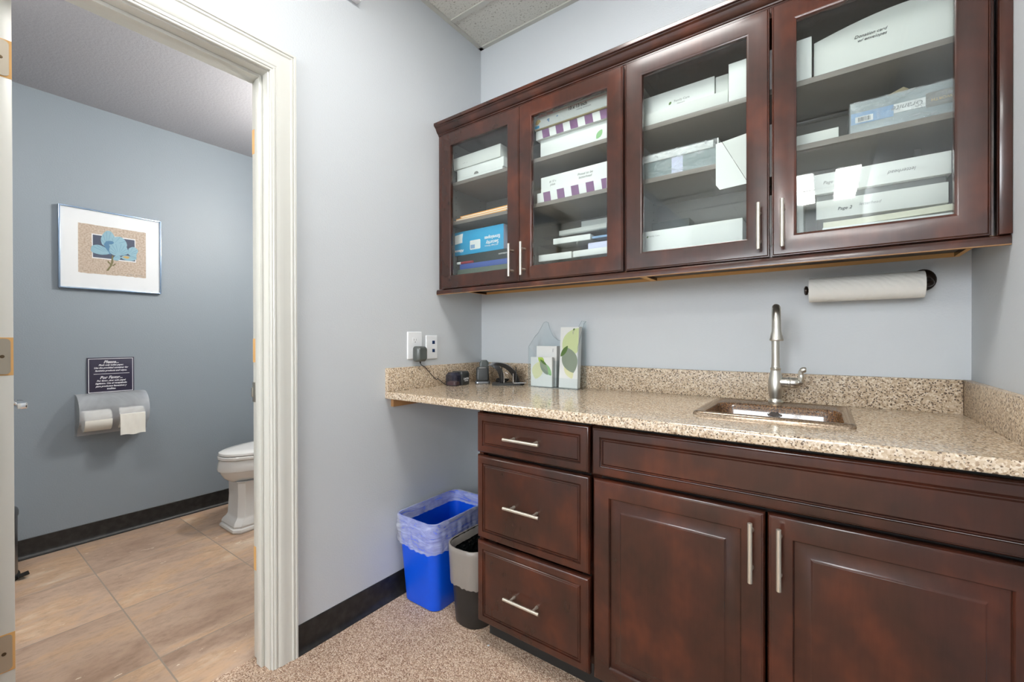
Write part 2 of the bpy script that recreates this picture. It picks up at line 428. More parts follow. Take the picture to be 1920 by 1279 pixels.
def spline(pts, k=6):
    P = [Vector(p) for p in pts]; P = [P[0]] + P + [P[-1]]; out = []
    for i in range(1, len(P) - 2):
        for s in range(k):
            t = s / k
            out.append(0.5 * ((2 * P[i]) + (-P[i - 1] + P[i + 1]) * t + (2 * P[i - 1] - 5 * P[i] + 4 * P[i + 1] - P[i + 2]) * t * t + (-P[i - 1] + 3 * P[i] - 3 * P[i + 1] + P[i + 2]) * t ** 3))
    out.append(P[-2]); return out
def rrect(cx, cy, hx, hy, r, z, k=6):
    out = []
    for sx, sy, a0 in ((1, 1, 0), (-1, 1, 90), (-1, -1, 180), (1, -1, 270)):
        for i in range(k + 1):
            a = math.radians(a0 + 90 * i / k)
            out.append((cx + sx * (hx - r) + r * math.cos(a), cy + sy * (hy - r) + r * math.sin(a), z))
    return out
def poly(bm, pts, t=None, axis='y', d=0.0, mi=0):
    """flat polygon with thickness d along axis; pts are 3-D"""
    a = [bm.verts.new(p) for p in pts]
    k = 'xyz'.index(axis)
    b = []
    for p in pts:
        q = list(p); q[k] += d; b.append(bm.verts.new(q))
    bm.faces.new(a).material_index = mi; bm.faces.new(b[::-1]).material_index = mi
    n = len(a)
    for i in range(n):
        j = (i + 1) % n; bm.faces.new((a[j], a[i], b[i], b[j])).material_index = mi
    return bm
def front(bm, x0, x1, z0, z1, yf, rings, thick=0.02, hole=False, mi=0):
    """a board facing -Y: rings are (inset, depth behind yf)"""
    def R(i, d): return [(x0 + i, yf + d, z0 + i), (x1 - i, yf + d, z0 + i), (x1 - i, yf + d, z1 - i), (x0 + i, yf + d, z1 - i)]
    L = [R(0, thick)] + [R(i, d) for i, d in rings]
    if hole:
        L.append(R(rings[-1][0], thick)); v = loft(bm, L, True, False, False, mi)
        a, b = v[0], v[-1]
        for i in range(4):
            j = (i + 1) % 4; bm.faces.new((a[j], a[i], b[i], b[j])).material_index = mi
    else: loft(bm, L, True, True, True, mi)
    return bm
def text(s, size, pos, face, mk, parent, name='lettering', shear=0.0, bold=0.0, align='CENTER', rot=0.0, ext=0.0002, label=None, sx=1.0, cat=None):
    """lettering on a face looking '-y' or '+x'; rot turns it in that face"""
    cu = bpy.data.curves.new(name, 'FONT'); cu.body = s; cu.size = size; cu.align_x = align; cu.align_y = 'CENTER'
    cu.shear = shear; cu.offset = bold; cu.extrude = ext; cu.resolution_u = 3
    to = bpy.data.objects.new(name, cu); COL.objects.link(to)
    bpy.context.view_layer.update()
    me = bpy.data.meshes.new_from_object(to.evaluated_get(bpy.context.evaluated_depsgraph_get()))
    bpy.data.objects.remove(to); bpy.data.curves.remove(cu)
    R = Matrix.Rotation(PI / 2, 4, 'X')
    if face == '+x': R = Matrix.Rotation(PI / 2, 4, 'Z') @ R
    T = Matrix.Translation(Vector(pos) - OFF[parent.name]) @ R @ Matrix.Rotation(rot, 4, 'Z') @ Matrix.Diagonal((sx, 1, 1, 1))
    me.transform(T); me.materials.clear(); me.materials.append(M[mk]); me.name = name
    o = bpy.data.objects.new(name, me); link(o, parent); OFF[o.name] = OFF[parent.name]
    if label: o['label'] = label
    return o
def dup(root, loc, label=None, rotz=None):
    r = root.copy(); COL.objects.link(r); r.location = loc
    if rotz is not None: r.rotation_euler = (0, 0, rotz)
    if label: r['label'] = label
    OFF[r.name] = Vector(loc)
    for ch in list(root.children):
        c = ch.copy(); COL.objects.link(c); c.parent = r
        for g in list(ch.children):
            d = g.copy(); COL.objects.link(d); d.parent = c
    return r

# ================================================================== THE SETTING
WX, CZ, YB = 1.902, 2.747, -5.4           # right wall, ceiling, far end of room behind the viewer
WT = 0.115                                # thickness of the wall with the doorway
JR, JL, HEAD = -1.137, -1.747, 2.060      # faces of the jambs and of the head
BX, BY0, BZ = -1.834, -2.75, 2.472        # bathroom far wall, its near end, its ceiling
struct('floor', box(BM(), -0.11, WX + 0.1, YB - 0.1, 0.1, -0.06, 0.0), 'carpet')
struct('floor_bathroom', box(BM(), BX - 0.1, -0.11, BY0 - 0.1, 0.1, -0.06, -0.001), 'travertine')
struct('wall_back', box(BM(), -WT, WX + 0.1, 0.0, 0.1, 0, CZ + 0.05), 'wall')
struct('wall_right', box(BM(), WX, WX + 0.1, YB, 0.0, 0, CZ + 0.05), 'wall')
b = BM()
for (x0, x1, z0, z1) in ((-WT, 0.25, 0, CZ + .05), (1.65, WX + 0.1, 0, CZ + .05), (0.25, 1.65, 0, 1.25), (0.25, 1.65, 2.30, CZ + .05)): box(b, x0, x1, YB - 0.1, YB, z0, z1)
struct('wall_front', b, 'wall', smooth=None)
wn = struct('added_fill_panel_1', box(BM(), 0.2505, 1.6495, YB - 0.075, YB - 0.070, 1.2505, 2.2995), 'fill_glow')  # added glowing panel, unseen, shaped like a window to brighten the cabinet fronts
b = BM()
for (x0, x1, z0, z1) in ((0.2505, 0.29, 1.2505, 2.2995), (1.61, 1.6495, 1.2505, 2.2995), (0.29, 1.61, 1.2505, 1.29), (0.29, 1.61, 2.26, 2.2995), (0.93, 0.97, 1.29, 2.26)): box(b, x0, x1, YB - 0.069, YB - 0.02, z0, z1)
obj('added_fill_panel_frame', b, 'trim', wn, smooth=None)
b = BM()
for (y0, y1, z0, z1) in ((JR + 0.018, 0, 0, CZ + 0.05), (YB, JL - 0.018, 0, CZ + 0.05), (JL - 0.018, JR + 0.018, HEAD + 0.018, CZ + 0.05)):
    box(b, -0.055, 0, y0, y1, z0, z1, 0, 0)
struct('wall_left', b, 'wall', smooth=None)
b = BM()
for (y0, y1, z0, z1) in ((JR + 0.018, 0, 0, CZ + 0.05), (BY0, JL - 0.018, 0, CZ + 0.05), (JL - 0.018, JR + 0.018, HEAD + 0.018, CZ + 0.05)):
    box(b, -WT, -0.055, y0, y1, z0, z1)
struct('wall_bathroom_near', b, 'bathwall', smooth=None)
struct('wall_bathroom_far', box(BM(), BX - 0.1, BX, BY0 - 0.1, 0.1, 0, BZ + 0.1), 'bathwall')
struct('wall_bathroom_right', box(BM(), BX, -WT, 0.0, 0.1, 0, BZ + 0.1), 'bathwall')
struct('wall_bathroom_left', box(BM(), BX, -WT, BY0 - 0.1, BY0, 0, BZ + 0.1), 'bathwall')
struct('ceiling_bathroom', box(BM(), BX - 0.1, -WT, BY0 - 0.1, 0.1, BZ, BZ + 0.08), 'bathceil')

# suspended ceiling: boards in a grid of tees; openings at the two light fittings
GX = [0.03, 0.64, 1.25, 1.86]; GY = [-0.25 - 0.61 * k for k in range(9)]
xs = [0.0, 0.64, 1.25, 1.86, WX]; ys = [0.0] + [g for g in GY if g > YB] + [YB]
LIT = [(0.64, 1.25, -1.47, -0.86), (1.25, 1.86, -5.13, -3.91)]
def lit(cx, cy): return any(a < cx < b_ and c < cy < d for a, b_, c, d in LIT)
b = BM()
for i in range(len(xs) - 1):
    for j in range(len(ys) - 1):
        cx, cyy = (xs[i] + xs[i + 1]) / 2, (ys[j] + ys[j + 1]) / 2
        if not lit(cx, cyy): box(b, xs[i], xs[i + 1], ys[j + 1], ys[j], CZ + 0.006, CZ + 0.02)
ce = struct('ceiling', b, 'tile', smooth=None)
b = BM()
for x in xs[1:-1]: box(b, x - 0.012, x + 0.012, YB, 0, CZ - 0.001, CZ + 0.006)
for y in ys[1:-1]: box(b, 0, WX, y - 0.012, y + 0.012, CZ, CZ + 0.006)
for (x0, x1, y0, y1) in ((0, 0.022, YB, 0), (WX - 0.022, WX, YB, 0), (0, WX, -0.022, 0), (0, WX, YB, YB + 0.022)):
    box(b, x0, x1, y0, y1, CZ - 0.002, CZ + 0.0055)
obj('ceiling_grid', b, 'metaltile', ce, smooth=None)

# fluorescent fittings in the grid
for k, (x0, x1, y0, y1) in enumerate(LIT):
    t = thing('ceiling_light', ['square flush fluorescent light in the ceiling grid in front of the wall cabinets',
                                'long fluorescent light in the ceiling grid at the far end of the room'][k], 'ceiling light', ((x0 + x1) / 2, (y0 + y1) / 2, CZ))
    b = BM(); e = 0.022
    for (a0, a1, c0, c1) in ((x0 + .012, x0 + .012 + e, y0 + .012, y1 - .012), (x1 - .012 - e, x1 - .012, y0 + .012, y1 - .012), (x0 + .012 + e, x1 - .012 - e, y0 + .012, y0 + .012 + e), (x0 + .012 + e, x1 - .012 - e, y1 - .012 - e, y1 - .012)):
        box(b, a0, a1, c0, c1, CZ, CZ + 0.03)
    obj('frame', b, 'metaltile', t)
    if k == 0: obj('diffuser', box(BM(), x0 + .034, x1 - .034, y0 + .034, y1 - .034, CZ + 0.008, CZ + 0.014), 'lamp_near', t)
    else:
        for a0, a1 in ((x0 + .034, x0 + .205), (x0 + .385, x1 - .034)): obj('diffuser', box(BM(), a0, a1, y0 + .034, y1 - .034, CZ + 0.008, CZ + 0.014), 'lamp_far', t)
        obj('centre_pan', box(BM(), x0 + .205, x0 + .385, y0 + .034, y1 - .034, CZ + 0.006, CZ + 0.012), 'metaltile', t)

# rubber cove bases
def cove(axis, a0, a1, wall, sgn, z=0.102):
    """profile (distance from wall, height)"""
    prof = [(0, 0), (0.020, 0), (0.0195, 0.003), (0.011, 0.008), (0.006, 0.018), (0.0045, 0.030), (0.0035, z - .002), (0.002, z), (0, z)]
    b = BM()
    r = [[(wall + sgn * d, a, h) if axis == 'y' else (a, wall + sgn * d, h) for d, h in prof] for a in (a0, a1)]
    loft(b, r, True, True, True); return b
struct('baseboard_left', cove('y', -1.052, 0, 0, 1), 'rubber')
struct('baseboard_back', cove('x', 0.0, 0.49, 0, -1), 'rubber')
struct('baseboard_bathroom', cove('y', BY0, 0, BX, 1), 'rubber')

# door frame: jambs, stops and moulded casing on the room side
fr = BM()
box(fr, -WT, 0.0, JR, JR + 0.018, 0, HEAD + 0.018, 0.0008)
box(fr, -WT, 0.0, JL - 0.018, JL, 0, HEAD + 0.018, 0.0008)
box(fr, -WT, 0.0, JL, JR, HEAD, HEAD + 0.018, 0.0008)
tr1 = struct('trim_1', fr, 'trim')
b = BM()
box(b, -0.072, -0.036, JR - 0.012, JR, 0, HEAD, 0.002); box(b, -0.072, -0.036, JL, JL + 0.012, 0, HEAD, 0.002)
box(b, -0.072, -0.036, JL + 0.012, JR - 0.012, HEAD - 0.012, HEAD, 0.002)
obj('door_stop', b, 'trim', tr1)
prof = [(0.0, 0.0), (0.0, 0.008), (0.002, 0.010), (0.007, 0.010), (0.009, 0.0125), (0.014, 0.0130), (0.017, 0.0105), (0.019, 0.0105), (0.022, 0.013), (0.030, 0.0155),
        (0.042, 0.0155), (0.055, 0.0150), (0.064, 0.0165), (0.068, 0.0195), (0.073, 0.0195), (0.075, 0.017), (0.078, 0.0205), (0.084, 0.0205), (0.0855, 0.018), (0.0855, 0.0)]
IN = 0.005   # reveal
b = BM(); rings = []
for (yy, zz, dy, dz) in ((JR + IN, 0.0, 1, 0), (JR + IN, HEAD + IN, 1, 1), (JL - IN, HEAD + IN, -1, 1), (JL - IN, 0.0, -1, 0)):
    rings.append([(h, yy + dy * wd, zz + dz * wd) for wd, h in prof])
loft(b, rings, False)
obj('casing', b, 'trim', tr1, smooth=25)
# empty hinge mortises and the strike plate on the latch-side jamb
for z0, z1 in ((1.805, 1.892), (1.060, 1.145), (0.314, 0.399)):
    obj('hinge_mortise', box(BM(), -0.1155, -0.094, JR - 0.0006, JR + 0.001, z0, z1), 'rawwood', tr1, label='bare wood patch left by a hinge')
b = BM(); box(b, -0.118, -0.094, JR - 0.0022, JR + 0.001, 0.918, 0.988, 0.0008); box(b, -0.124, -0.114, JR - 0.004, JR + 0.010, 0.935, 0.970, 0.002)
obj('strike_plate', b, 'nickel', tr1, label='metal strike plate')
# bathroom-side casing (plain)
b = BM()
box(b, -WT - 0.014, -WT, JR + IN, JR + IN + 0.085, 0, HEAD + 0.09, 0.003); box(b, -WT - 0.014, -WT, JL - IN - 0.085, JL - IN, 0, HEAD + 0.09, 0.003)
box(b, -WT - 0.014, -WT, JL - IN, JR + IN, HEAD + IN, HEAD + 0.09, 0.003)
obj('casing', b, 'trim', tr1)

# the door itself, swung 90 degrees into the bathroom: we look at its hinge edge
DX, DY0, DY1 = -0.112, -1.741, -1.7025
d1 = struct('door_1', box(BM(), DX - 0.60, DX, DY0, DY1, 0.012, 2.045, 0.0015), 'door')
for zc in (1.845, 1.100, 0.357):
    obj('hinge_mortise', box(BM(), DX - 0.001, DX + 0.0009, DY0 + 0.001, DY1 - 0.0002, zc - 0.0475, zc + 0.0475), 'rawwood', d1, label='bare orange wood around the hinge leaf')
    b = BM()
    R = rrect(0, 0, 0.022, 0.0445, 0.009, 0, 6)
    cyc = DY1 - 0.005 - 0.022
    loft(b, [[(DX + 0.0006, cyc + p[0] * 1.0, zc + p[1]) for p in R], [(DX + 0.0030, cyc + p[0], zc + p[1]) for p in R]], True, True, True)
    lf = obj('hinge', b, 'hinge', d1, label='tarnished steel hinge leaf')
    for (dy, dz) in ((0.008, 0.0), (-0.005, 0.031), (-0.005, -0.031), (-0.014, 0.0)):
        obj('screw', lathe(BM(), [(0.0042, 0.0028), (0.0042, 0.0036), (0.002, 0.0040)], (DX, cyc + dy, zc + dz), 'x', 12), 'screw', lf)
b = BM(); HXc, HZc = DX - 0.53, 0.932
lathe(b, [(0.032, 0.0), (0.032, 0.006), (0.028, 0.010), (0.010, 0.012), (0.009, 0.048), (0.012, 0.050)], (HXc, DY1, HZc), 'y', 24)
box(b, HXc - .014, HXc + .110, DY1 + .044, DY1 + .066, HZc - .012, HZc + .008, .004)
obj('handle', b, 'chrome', d1, label='chrome lever handle')

# ================================================================== BASE CABINETS
YF = -0.622     # plane of the cabinet fronts
def pull_h(x0, x1, z, yf, parent):
    b = BM(); y = yf - 0.032; r = 0.0055
    tube(b, [(x0, y, z), (x0 + .001, y, z), (x1 - .001, y, z), (x1, y, z)], r, 16)
    for xx in (x0 + 0.026, x1 - 0.026): lathe(b, [(0.0045, -0.034), (0.0042, -0.012), (0.0055, -0.006), (0.0055, 0.0)], (xx, yf, z), 'y', 14)
    return obj('handle', b, 'pull', parent, label='satin nickel bar pull')
def pull_v(x, z0, z1, yf, parent):
    b = BM(); y = yf - 0.032; r = 0.0055
    tube(b, [(x, y, z0), (x, y, z0 + .001), (x, y, z1 - .001), (x, y, z1)], r, 16)
    for zz in (z0 + 0.026, z1 - 0.026): lathe(b, [(0.0045, -0.034), (0.0042, -0.012), (0.0055, -0.006), (0.0055, 0.0)], (x, yf, zz), 'y', 14)
    return obj('handle', b, 'pull', parent, label='satin nickel bar pull')
EDGE = [(0, 0.0110), (0.0005, 0.0085), (0.0035, 0.0055), (0.0040, 0.0040), (0.0047, 0.0038), (0.0082, 0.0003), (0.0100, 0.0)]
SLAB = EDGE + [(0.0280, 0.0), (0.0290, 0.0046), (0.0300, 0.0050), (0.0343, 0.0008), (0.0365, 0.0008), (0.0372, 0.0032), (0.0402, 0.0004)]
PANEL = EDGE + [(0.052, 0.0), (0.054, 0.002), (0.056, 0.0115), (0.060, 0.0115), (0.0865, 0.0050), (0.0912, 0.0004), (0.0918, 0.0001), (0.0930, 0.0)]
def base_unit(name, label, x0, x1):
    t = thing(name, label, 'cabinet', ((x0 + x1) / 2, -0.3, 0))
    b = BM(); top = 0.880
    for xa in (x0, x1 - .018):                             # side panels, notched at the toe
        ye = YF + (.022 if xa < .5 else .050)
        poly(b, [(xa, ye, 0.095), (xa, -0.54, 0.095), (xa, -0.54, 0.0), (xa, -0.022, 0.0), (xa, -0.022, top), (xa, ye, top)], axis='x', d=0.018)
    box(b, x0 + .018, x1 - .018, YF + .050, -0.022, 0.095, 0.113)
    box(b, x0 + .018, x1 - .018, -0.030, -0.022, 0.113, top)
    obj('carcass', b, 'cherry', t, smooth=None); b = BM()
    for (a0, a1, z0, z1) in ((x0 + .018, x0 + .05, 0.113, top), (x1 - .05, x1 - .018, 0.113, top)): box(b, a0, a1, YF + .0505, YF + .065, z0, z1)
    for z0, z1 in ((0.113, 0.130), (0.698, 0.724), (0.840, top)): box(b, x0 + .05, x1 - .05, YF + .0505, YF + .065, z0, z1)
    obj('face_frame', b, 'blackmatte', t, smooth=None)  # painted black: the shade in the gaps between fronts put into the colour
    obj('toe_kick', box(BM(), x0 + .002, x1, -0.545, -0.541, 0.0, 0.094), 'blackmatte', t)
    return t
dc = base_unit('drawer_cabinet', 'dark cherry base cabinet with three drawers, beside the two waste bins', 0.4935, 0.958)
for (z0, z1, hz) in ((0.7205, 0.869, 0.7925), (0.403, 0.7115, 0.5535), (0.0905, 0.393, 0.2370)):
    dr = obj('drawer', front(BM(), 0.4955, 0.954, z0, z1, YF, SLAB), 'cherry', dc)
    pull_h(0.643, 0.789, hz, YF, dr)
sc = base_unit('sink_cabinet', 'wide dark cherry base cabinet with two raised-panel doors under the sink', 0.9585, 1.899)
obj('false_front', front(BM(), 0.9625, 1.894, 0.7205, 0.869, YF, SLAB), 'cherry', sc)
dA = obj('door', front(BM(), 0.9665, 1.4285, 0.0905, 0.7115, YF, PANEL), 'cherry', sc)
pull_v(1.400, 0.544, 0.690, YF, dA)
dB = obj('door', front(BM(), 1.4335, 1.894, 0.0905, 0.7115, YF, PANEL), 'cherry', sc)
pull_v(1.460, 0.544, 0.690, YF, dB)

# ================================================================== COUNTERTOP
SX0, SX1, SY0, SY1 = 1.224, 1.613, -0.478, -0.112      # outer rim of the sink
ct = thing('countertop', 'speckled tan quartz countertop with raised backsplash along three walls', 'countertop', (0.95, -0.33, 0.884))
b = BM()
ZT, ZB = 0.914, 0.884
CF = -0.652
hx0, hx1, hy0, hy1 = SX0 + .02, SX1 - .02, SY0 + .02, SY1 - .055
for (x0, x1, y0, y1) in ((0.0005, hx0, CF + .006, -0.0005), (hx1, WX - .0005, CF + .006, -0.0005), (hx0, hx1, CF + .006, hy0), (hx0, hx1, hy1, -0.0005)):
    box(b, x0, x1, y0, y1, ZB, ZT)
# eased front edge
pr = [(CF + .006, ZT), (CF + .003, ZT - .0006), (CF + .0008, ZT - .003), (CF, ZT - .006), (CF, ZB + .003), (CF + .002, ZB), (CF + .006, ZB)]
loft(b, [[(x, y, z) for y, z in pr] for x in (0.0005, WX - .0005)], True, True, True)
obj('slab', b, 'granite', ct, smooth=30)
obj('backsplash', box(BM(), 0.0205, WX - .0205, -0.020, -0.0005, ZT, 1.016, 0.0012), 'granite_splash', ct)
obj('backsplash', box(BM(), 0.0005, 0.020, CF, -0.0005, ZT, 1.016, 0.0012), 'granite_splash', ct)
obj('backsplash', box(BM(), WX - .020, WX - .0005, CF, -0.0005, ZT, 1.016, 0.0012), 'granite_splash', ct)
# wooden cleat under the free end
b = BM(); box(b, 0.0005, 0.018, -0.622, -0.34, 0.846, 0.8835, 0.001)
solo('support_cleat', b, 'rawdark', 'short bare wooden cleat under the left end of the countertop', 'bracket')

# ------------------------------------------------------------------ sink
sk = thing('sink', 'small rectangular brown enamel drop-in sink in the countertop', 'sink', ((SX0 + SX1) / 2, (SY0 + SY1) / 2, ZT))
scx, scy, shx, shy = (SX0 + SX1) / 2, (SY0 + SY1) / 2, (SX1 - SX0) / 2, (SY1 - SY0) / 2
icx, icy, ihx, ihy = scx, SY0 + .022 + (shy * 2 - .022 - .070) / 2, shx - .024, (shy * 2 - .022 - .070) / 2
b = BM()
loft(b, [rrect(scx, scy, shx, shy, 0.016, ZT - .0005), rrect(scx, scy, shx, shy, 0.016, ZT + .004), rrect(scx, scy, shx - .002, shy - .002, 0.016, ZT + .0085), rrect(scx, scy, shx - .0055, shy - .0055, 0.015, ZT + .0115), rrect(scx, scy, shx - .010, shy - .010, 0.014, ZT + .0120),
         rrect(scx, scy, shx - .0145, shy - .0145, 0.013, ZT + .0098), rrect(icx, icy, ihx + .004, ihy + .004, 0.045, ZT + .0072), rrect(icx, icy, ihx, ihy, 0.044, ZT + .004)], True)
obj('rim', b, 'enamelrim', sk)
b = BM()
loft(b, [rrect(icx, icy, ihx, ihy, 0.044, ZT + .004), rrect(icx, icy, ihx - .004, ihy - .004, 0.042, ZT - .006), rrect(icx, icy, ihx - .008, ihy - .008, 0.040, ZT - .05), rrect(icx, icy, ihx - .014, ihy - .014, 0.038, ZT - .125),
         rrect(icx, icy, ihx - .030, ihy - .030, 0.030, ZT - .145), rrect(icx, icy, 0.03, 0.03, 0.029, ZT - .150)], True, False, True)
obj('basin', b, 'enamel', sk)
b = BM(); yb = icy + ihy - .0055
loft(b, [[(scx - .004 + 0.021 * math.cos(a) * s, yb - d, ZT - 0.024 + 0.0095 * math.sin(a) * s) for a in [2 * PI * i / 24 for i in range(24)]] for s, d in ((1, -.002), (1, .002), (0.85, .0035), (0.8, .002), (0.1, .002))], True, True, True)
ov = obj('overflow_cap', b, 'chrome', sk, label='oval chrome overflow plate')
lathe(b := BM(), [(0.024, 0), (0.024, .003), (0.018, .004), (0.016, .001)], (scx, icy, ZT - .1495), 'z', 24)
obj('drain', b, 'chrome', sk)

# ------------------------------------------------------------------ faucet
fx, fy, fz = 1.414, -0.146, ZT + .0073
fc = thing('faucet', 'brushed nickel gooseneck faucet with side lever behind the sink', 'faucet', (fx, fy, fz))
b = BM()
lathe(b, [(0.0215, 0), (0.0225, .003), (0.0225, .008), (0.019, .012), (0.0175, .016), (0.0178, .020), (0.0215, .040), (0.0228, .058), (0.0215, .080), (0.0175, .100), (0.0150, .110), (0.0145, .114), (0.0155, .116), (0.0155, .121), (0.0135, .123), (0.013, .130)], (fx, fy, fz), 'z', 32)
obj('body', b, 'faucet', fc)
dirv = Vector((0.10, -1.0, 0)).normalized()
zc, Rg = 1.188, 0.054
path = [Vector((fx, fy, fz + .12)), Vector((fx, fy, 1.08)), Vector((fx, fy, 1.14)), Vector((fx, fy, zc))]
for k in range(1, 13):
    a = PI * k / 12; path.append(Vector((fx, fy, zc)) + dirv * (Rg - Rg * math.cos(a)) + Vector((0, 0, Rg * math.sin(a))))
tip = path[-1]
obj('spout', tube(BM(), path, 0.0122, 20), 'faucet', fc)
lathe(b := BM(), [(0.0125, 0.010), (0.0128, -.010), (0.0132, -.022), (0.0165, -.036), (0.0182, -.046), (0.0192, -.048), (0.0192, -.052), (0.0178, -.054), (0.012, -.053)], tuple(tip), 'z', 28)
obj('spray_head', b, 'faucet', fc)
b = BM()
hz = fz + .074
lathe(b, [(0.0180, 0.008), (0.0160, .020), (0.0165, .034), (0.0182, .036), (0.0182, .041), (0.0165, .043), (0.0175, .050), (0.0165, .060), (0.010, .068)], (fx, fy, hz), 'x', 24)
tube(b, spline([(fx + .052, fy, hz - .001), (fx + .068, fy - .002, hz + .004), (fx + .072, fy - .004, hz + .018), (fx + .071, fy - .006, hz + .034), (fx + .077, fy - .008, hz + .043), (fx + .086, fy - .008, hz + .044)]),
     [0.0130] * 4 + [0.0115] * 4 + [0.009] * 7 + [0.0078] * 7 + [0.0092] * 6 + [0.008, 0.0075, 0.005], 14)
obj('lever', b, 'faucet', fc)

# ================================================================== WALL CABINETS
UF = -0.348     # plane of the glazed doors
UB, UT = 1.388, 2.142
GLAZE = [(0, 0.005), (0.0015, 0.003), (0.003, 0.003), (0.006, 0.0), (0.0545, 0.0), (0.0612, 0.0032), (0.062, 0.007)]
def wall_unit(label, x0, x1, doors, hz, cent):
    t = thing('wall_cabinet', label, 'cabinet', ((x0 + x1) / 2, -0.16, UB))
    b = BM()
    box(b, x0, x0 + .012, UF + .024, -0.001, UB, UT); box(b, x1 - .012, x1, UF + .024, -0.001, UB, UT)
    box(b, x0 + .012, x1 - .012, UF + .040, -0.001, UT - .02, UT)
    for (a0, a1) in ((x0 + .012, x0 + .034), (x1 - .034, x1 - .012)): box(b, a0, a1, UF + .0225, UF + .040, UB, UT)
    box(b, x0 + .034, x1 - .034, UF + .0225, UF + .040, UB, UB + .032); box(b, x0 + .034, x1 - .034, UF + .0225, UF + .040, UT - .032, UT)
    obj('carcass', b, 'cherry', t, smooth=None)
    b = BM(); box(b, x0 + .012, x1 - .012, UF + .040, -0.001, UB + .012, UB + .024)
    box(b, x0 + .0125, x1 - .0125, -0.0095, -0.0015, UB + .024, UT - .02, 0)
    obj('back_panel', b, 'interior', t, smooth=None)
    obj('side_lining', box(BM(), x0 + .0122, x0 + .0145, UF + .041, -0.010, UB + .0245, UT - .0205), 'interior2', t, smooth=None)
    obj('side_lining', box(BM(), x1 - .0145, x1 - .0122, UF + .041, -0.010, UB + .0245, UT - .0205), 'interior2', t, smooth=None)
    b = BM(); box(b, x0, x0 + .012, UF + .024, -0.001, UB - .0006, UB - .0001); box(b, x1 - .012, x1, UF + .024, -0.001, UB - .0006, UB - .0001)
    box(b, x0 + .012, x1 - .012, -0.006, -0.001, UB - .0006, UB + .0119)
    obj('raw_edge', b, 'rawwood', t, smooth=None, label='bare pale wood bottom edges')
    for z in (1.892, 1.701):
        obj('shelf', box(BM(), x0 + .0148, x1 - .0148, -0.300, -0.0098, z, z + .0165, .0006), 'shelfedge', t)
    b = BM()
    for zz in [1.47 + .032 * k for k in range(20)]:
        for xx, s in ((x0 + .0146, 1), (x1 - .0146, -1)):
            for yy in (-0.25, -0.06): lathe(b, [(0.0025, -0.0002 * s), (0.0025, 0.0004 * s)], (xx, yy, zz), 'x', 8)
    obj('shelf_pin_hole', b, 'blackmatte', t, kind='stuff')
    for (d0, d1, hx) in doors:
        d = obj('door', front(BM(), d0, d1, 1.386, 2.131, UF, GLAZE, 0.020, hole=True), 'cherry', t, smooth=30)
        obj('glass_pane', box(BM(), d0 + .0621, d1 - .0621, UF + .0105, UF + .0135, 1.386 + .0621, 2.131 - .0621), 'glass', d)
        pull_v(hx, 1.407, 1.545, UF, d)
    for (d0, d1, hx) in doors:                               # concealed hinges at the outer stiles
        side = d0 + .055 if hx > (d0 + d1) / 2 else d1 - .055
        s = 1 if hx > (d0 + d1) / 2 else -1
        for zz in (1.47, 2.03): obj('hinge', box(BM(), side - s * .018 - .004 if s > 0 else side + .014, side - s * .018 + .012 if s > 0 else side + .030, UF + .0245, UF + .0395, zz - .012, zz + .012, .003), 'nickel', t)
    return t
wall_unit('left dark cherry wall cabinet with two glazed doors, next to the corner', 0.030, 0.9605, [(0.0365, 0.4975, 0.468), (0.4990, 0.9565, 0.529)], 0, 0)
wc2 = wall_unit('right dark cherry wall cabinet with two glazed doors, above the sink', 0.9615, 1.876, [(0.9660, 1.4135, 1.388), (1.4195, 1.8675, 1.448)], 0, 0)
# fillers, crown and light rail run past both units
solo('filler_strip', box(BM(), 0.0005, 0.0295, UF + .0225, UF + .040, UB, UT, .0008), 'cherry', 'narrow dark cherry filler strip between left wall and wall cabinet', 'trim')
solo('filler_strip', box(BM(), 1.8795, 1.9015, UF - .002, UF + .030, UB - .003, UT, .0015), 'cherry', 'dark cherry filler strip between wall cabinet and right wall', 'trim')
b = BM()
pr = [(-0.308, UT + .0005), (-0.327, UT + .0005), (-0.327, 2.1455), (-0.3300, 2.1475), (-0.3310, 2.1515), (-0.3345, 2.1535), (-0.3400, 2.1595), (-0.3440, 2.1670), (-0.3475, 2.1745), (-0.3530, 2.1785), (-0.3545, 2.1815),
      (-0.3590, 2.1830), (-0.3600, 2.1850), (-0.3600, 2.1960), (-0.3590, 2.1975), (-0.308, 2.1975)]
loft(b, [[(x, y, z) for y, z in pr] for x in (0.0005, WX - .0005)], True, True, True)
solo('crown_molding', b, 'cherry', 'long dark cherry crown molding along the top of the wall cabinets', 'molding', smooth=25)
lr = thing('light_rail', 'long dark cherry light rail along the underside of the wall cabinets', 'molding', (0.95, -0.335, 1.3615))
b = BM(); pr = [(-0.3250, 1.3625), (-0.3250, 1.3845), (-0.3380, 1.3845), (-0.3415, 1.3820), (-0.3430, 1.3780), (-0.3440, 1.3740), (-0.3440, 1.3625)]
pr = [(y, min(z, 1.3845)) for y, z in pr]
loft(b, [[(x, y, z) for y, z in pr] for x in (0.0005, WX - .0005)], True, True, True)
obj('rail', b, 'cherry', lr, smooth=25)
obj('raw_edge', box(BM(), 0.0006, WX - .0006, -0.3432, -0.3330, 1.3604, 1.3624), 'rawdark', lr, label='bare orange wood underside')
obj('rail', box(BM(), 0.0305, 1.8760, -0.3238, -0.3080, 1.3700, 1.3872), 'cherry', lr)

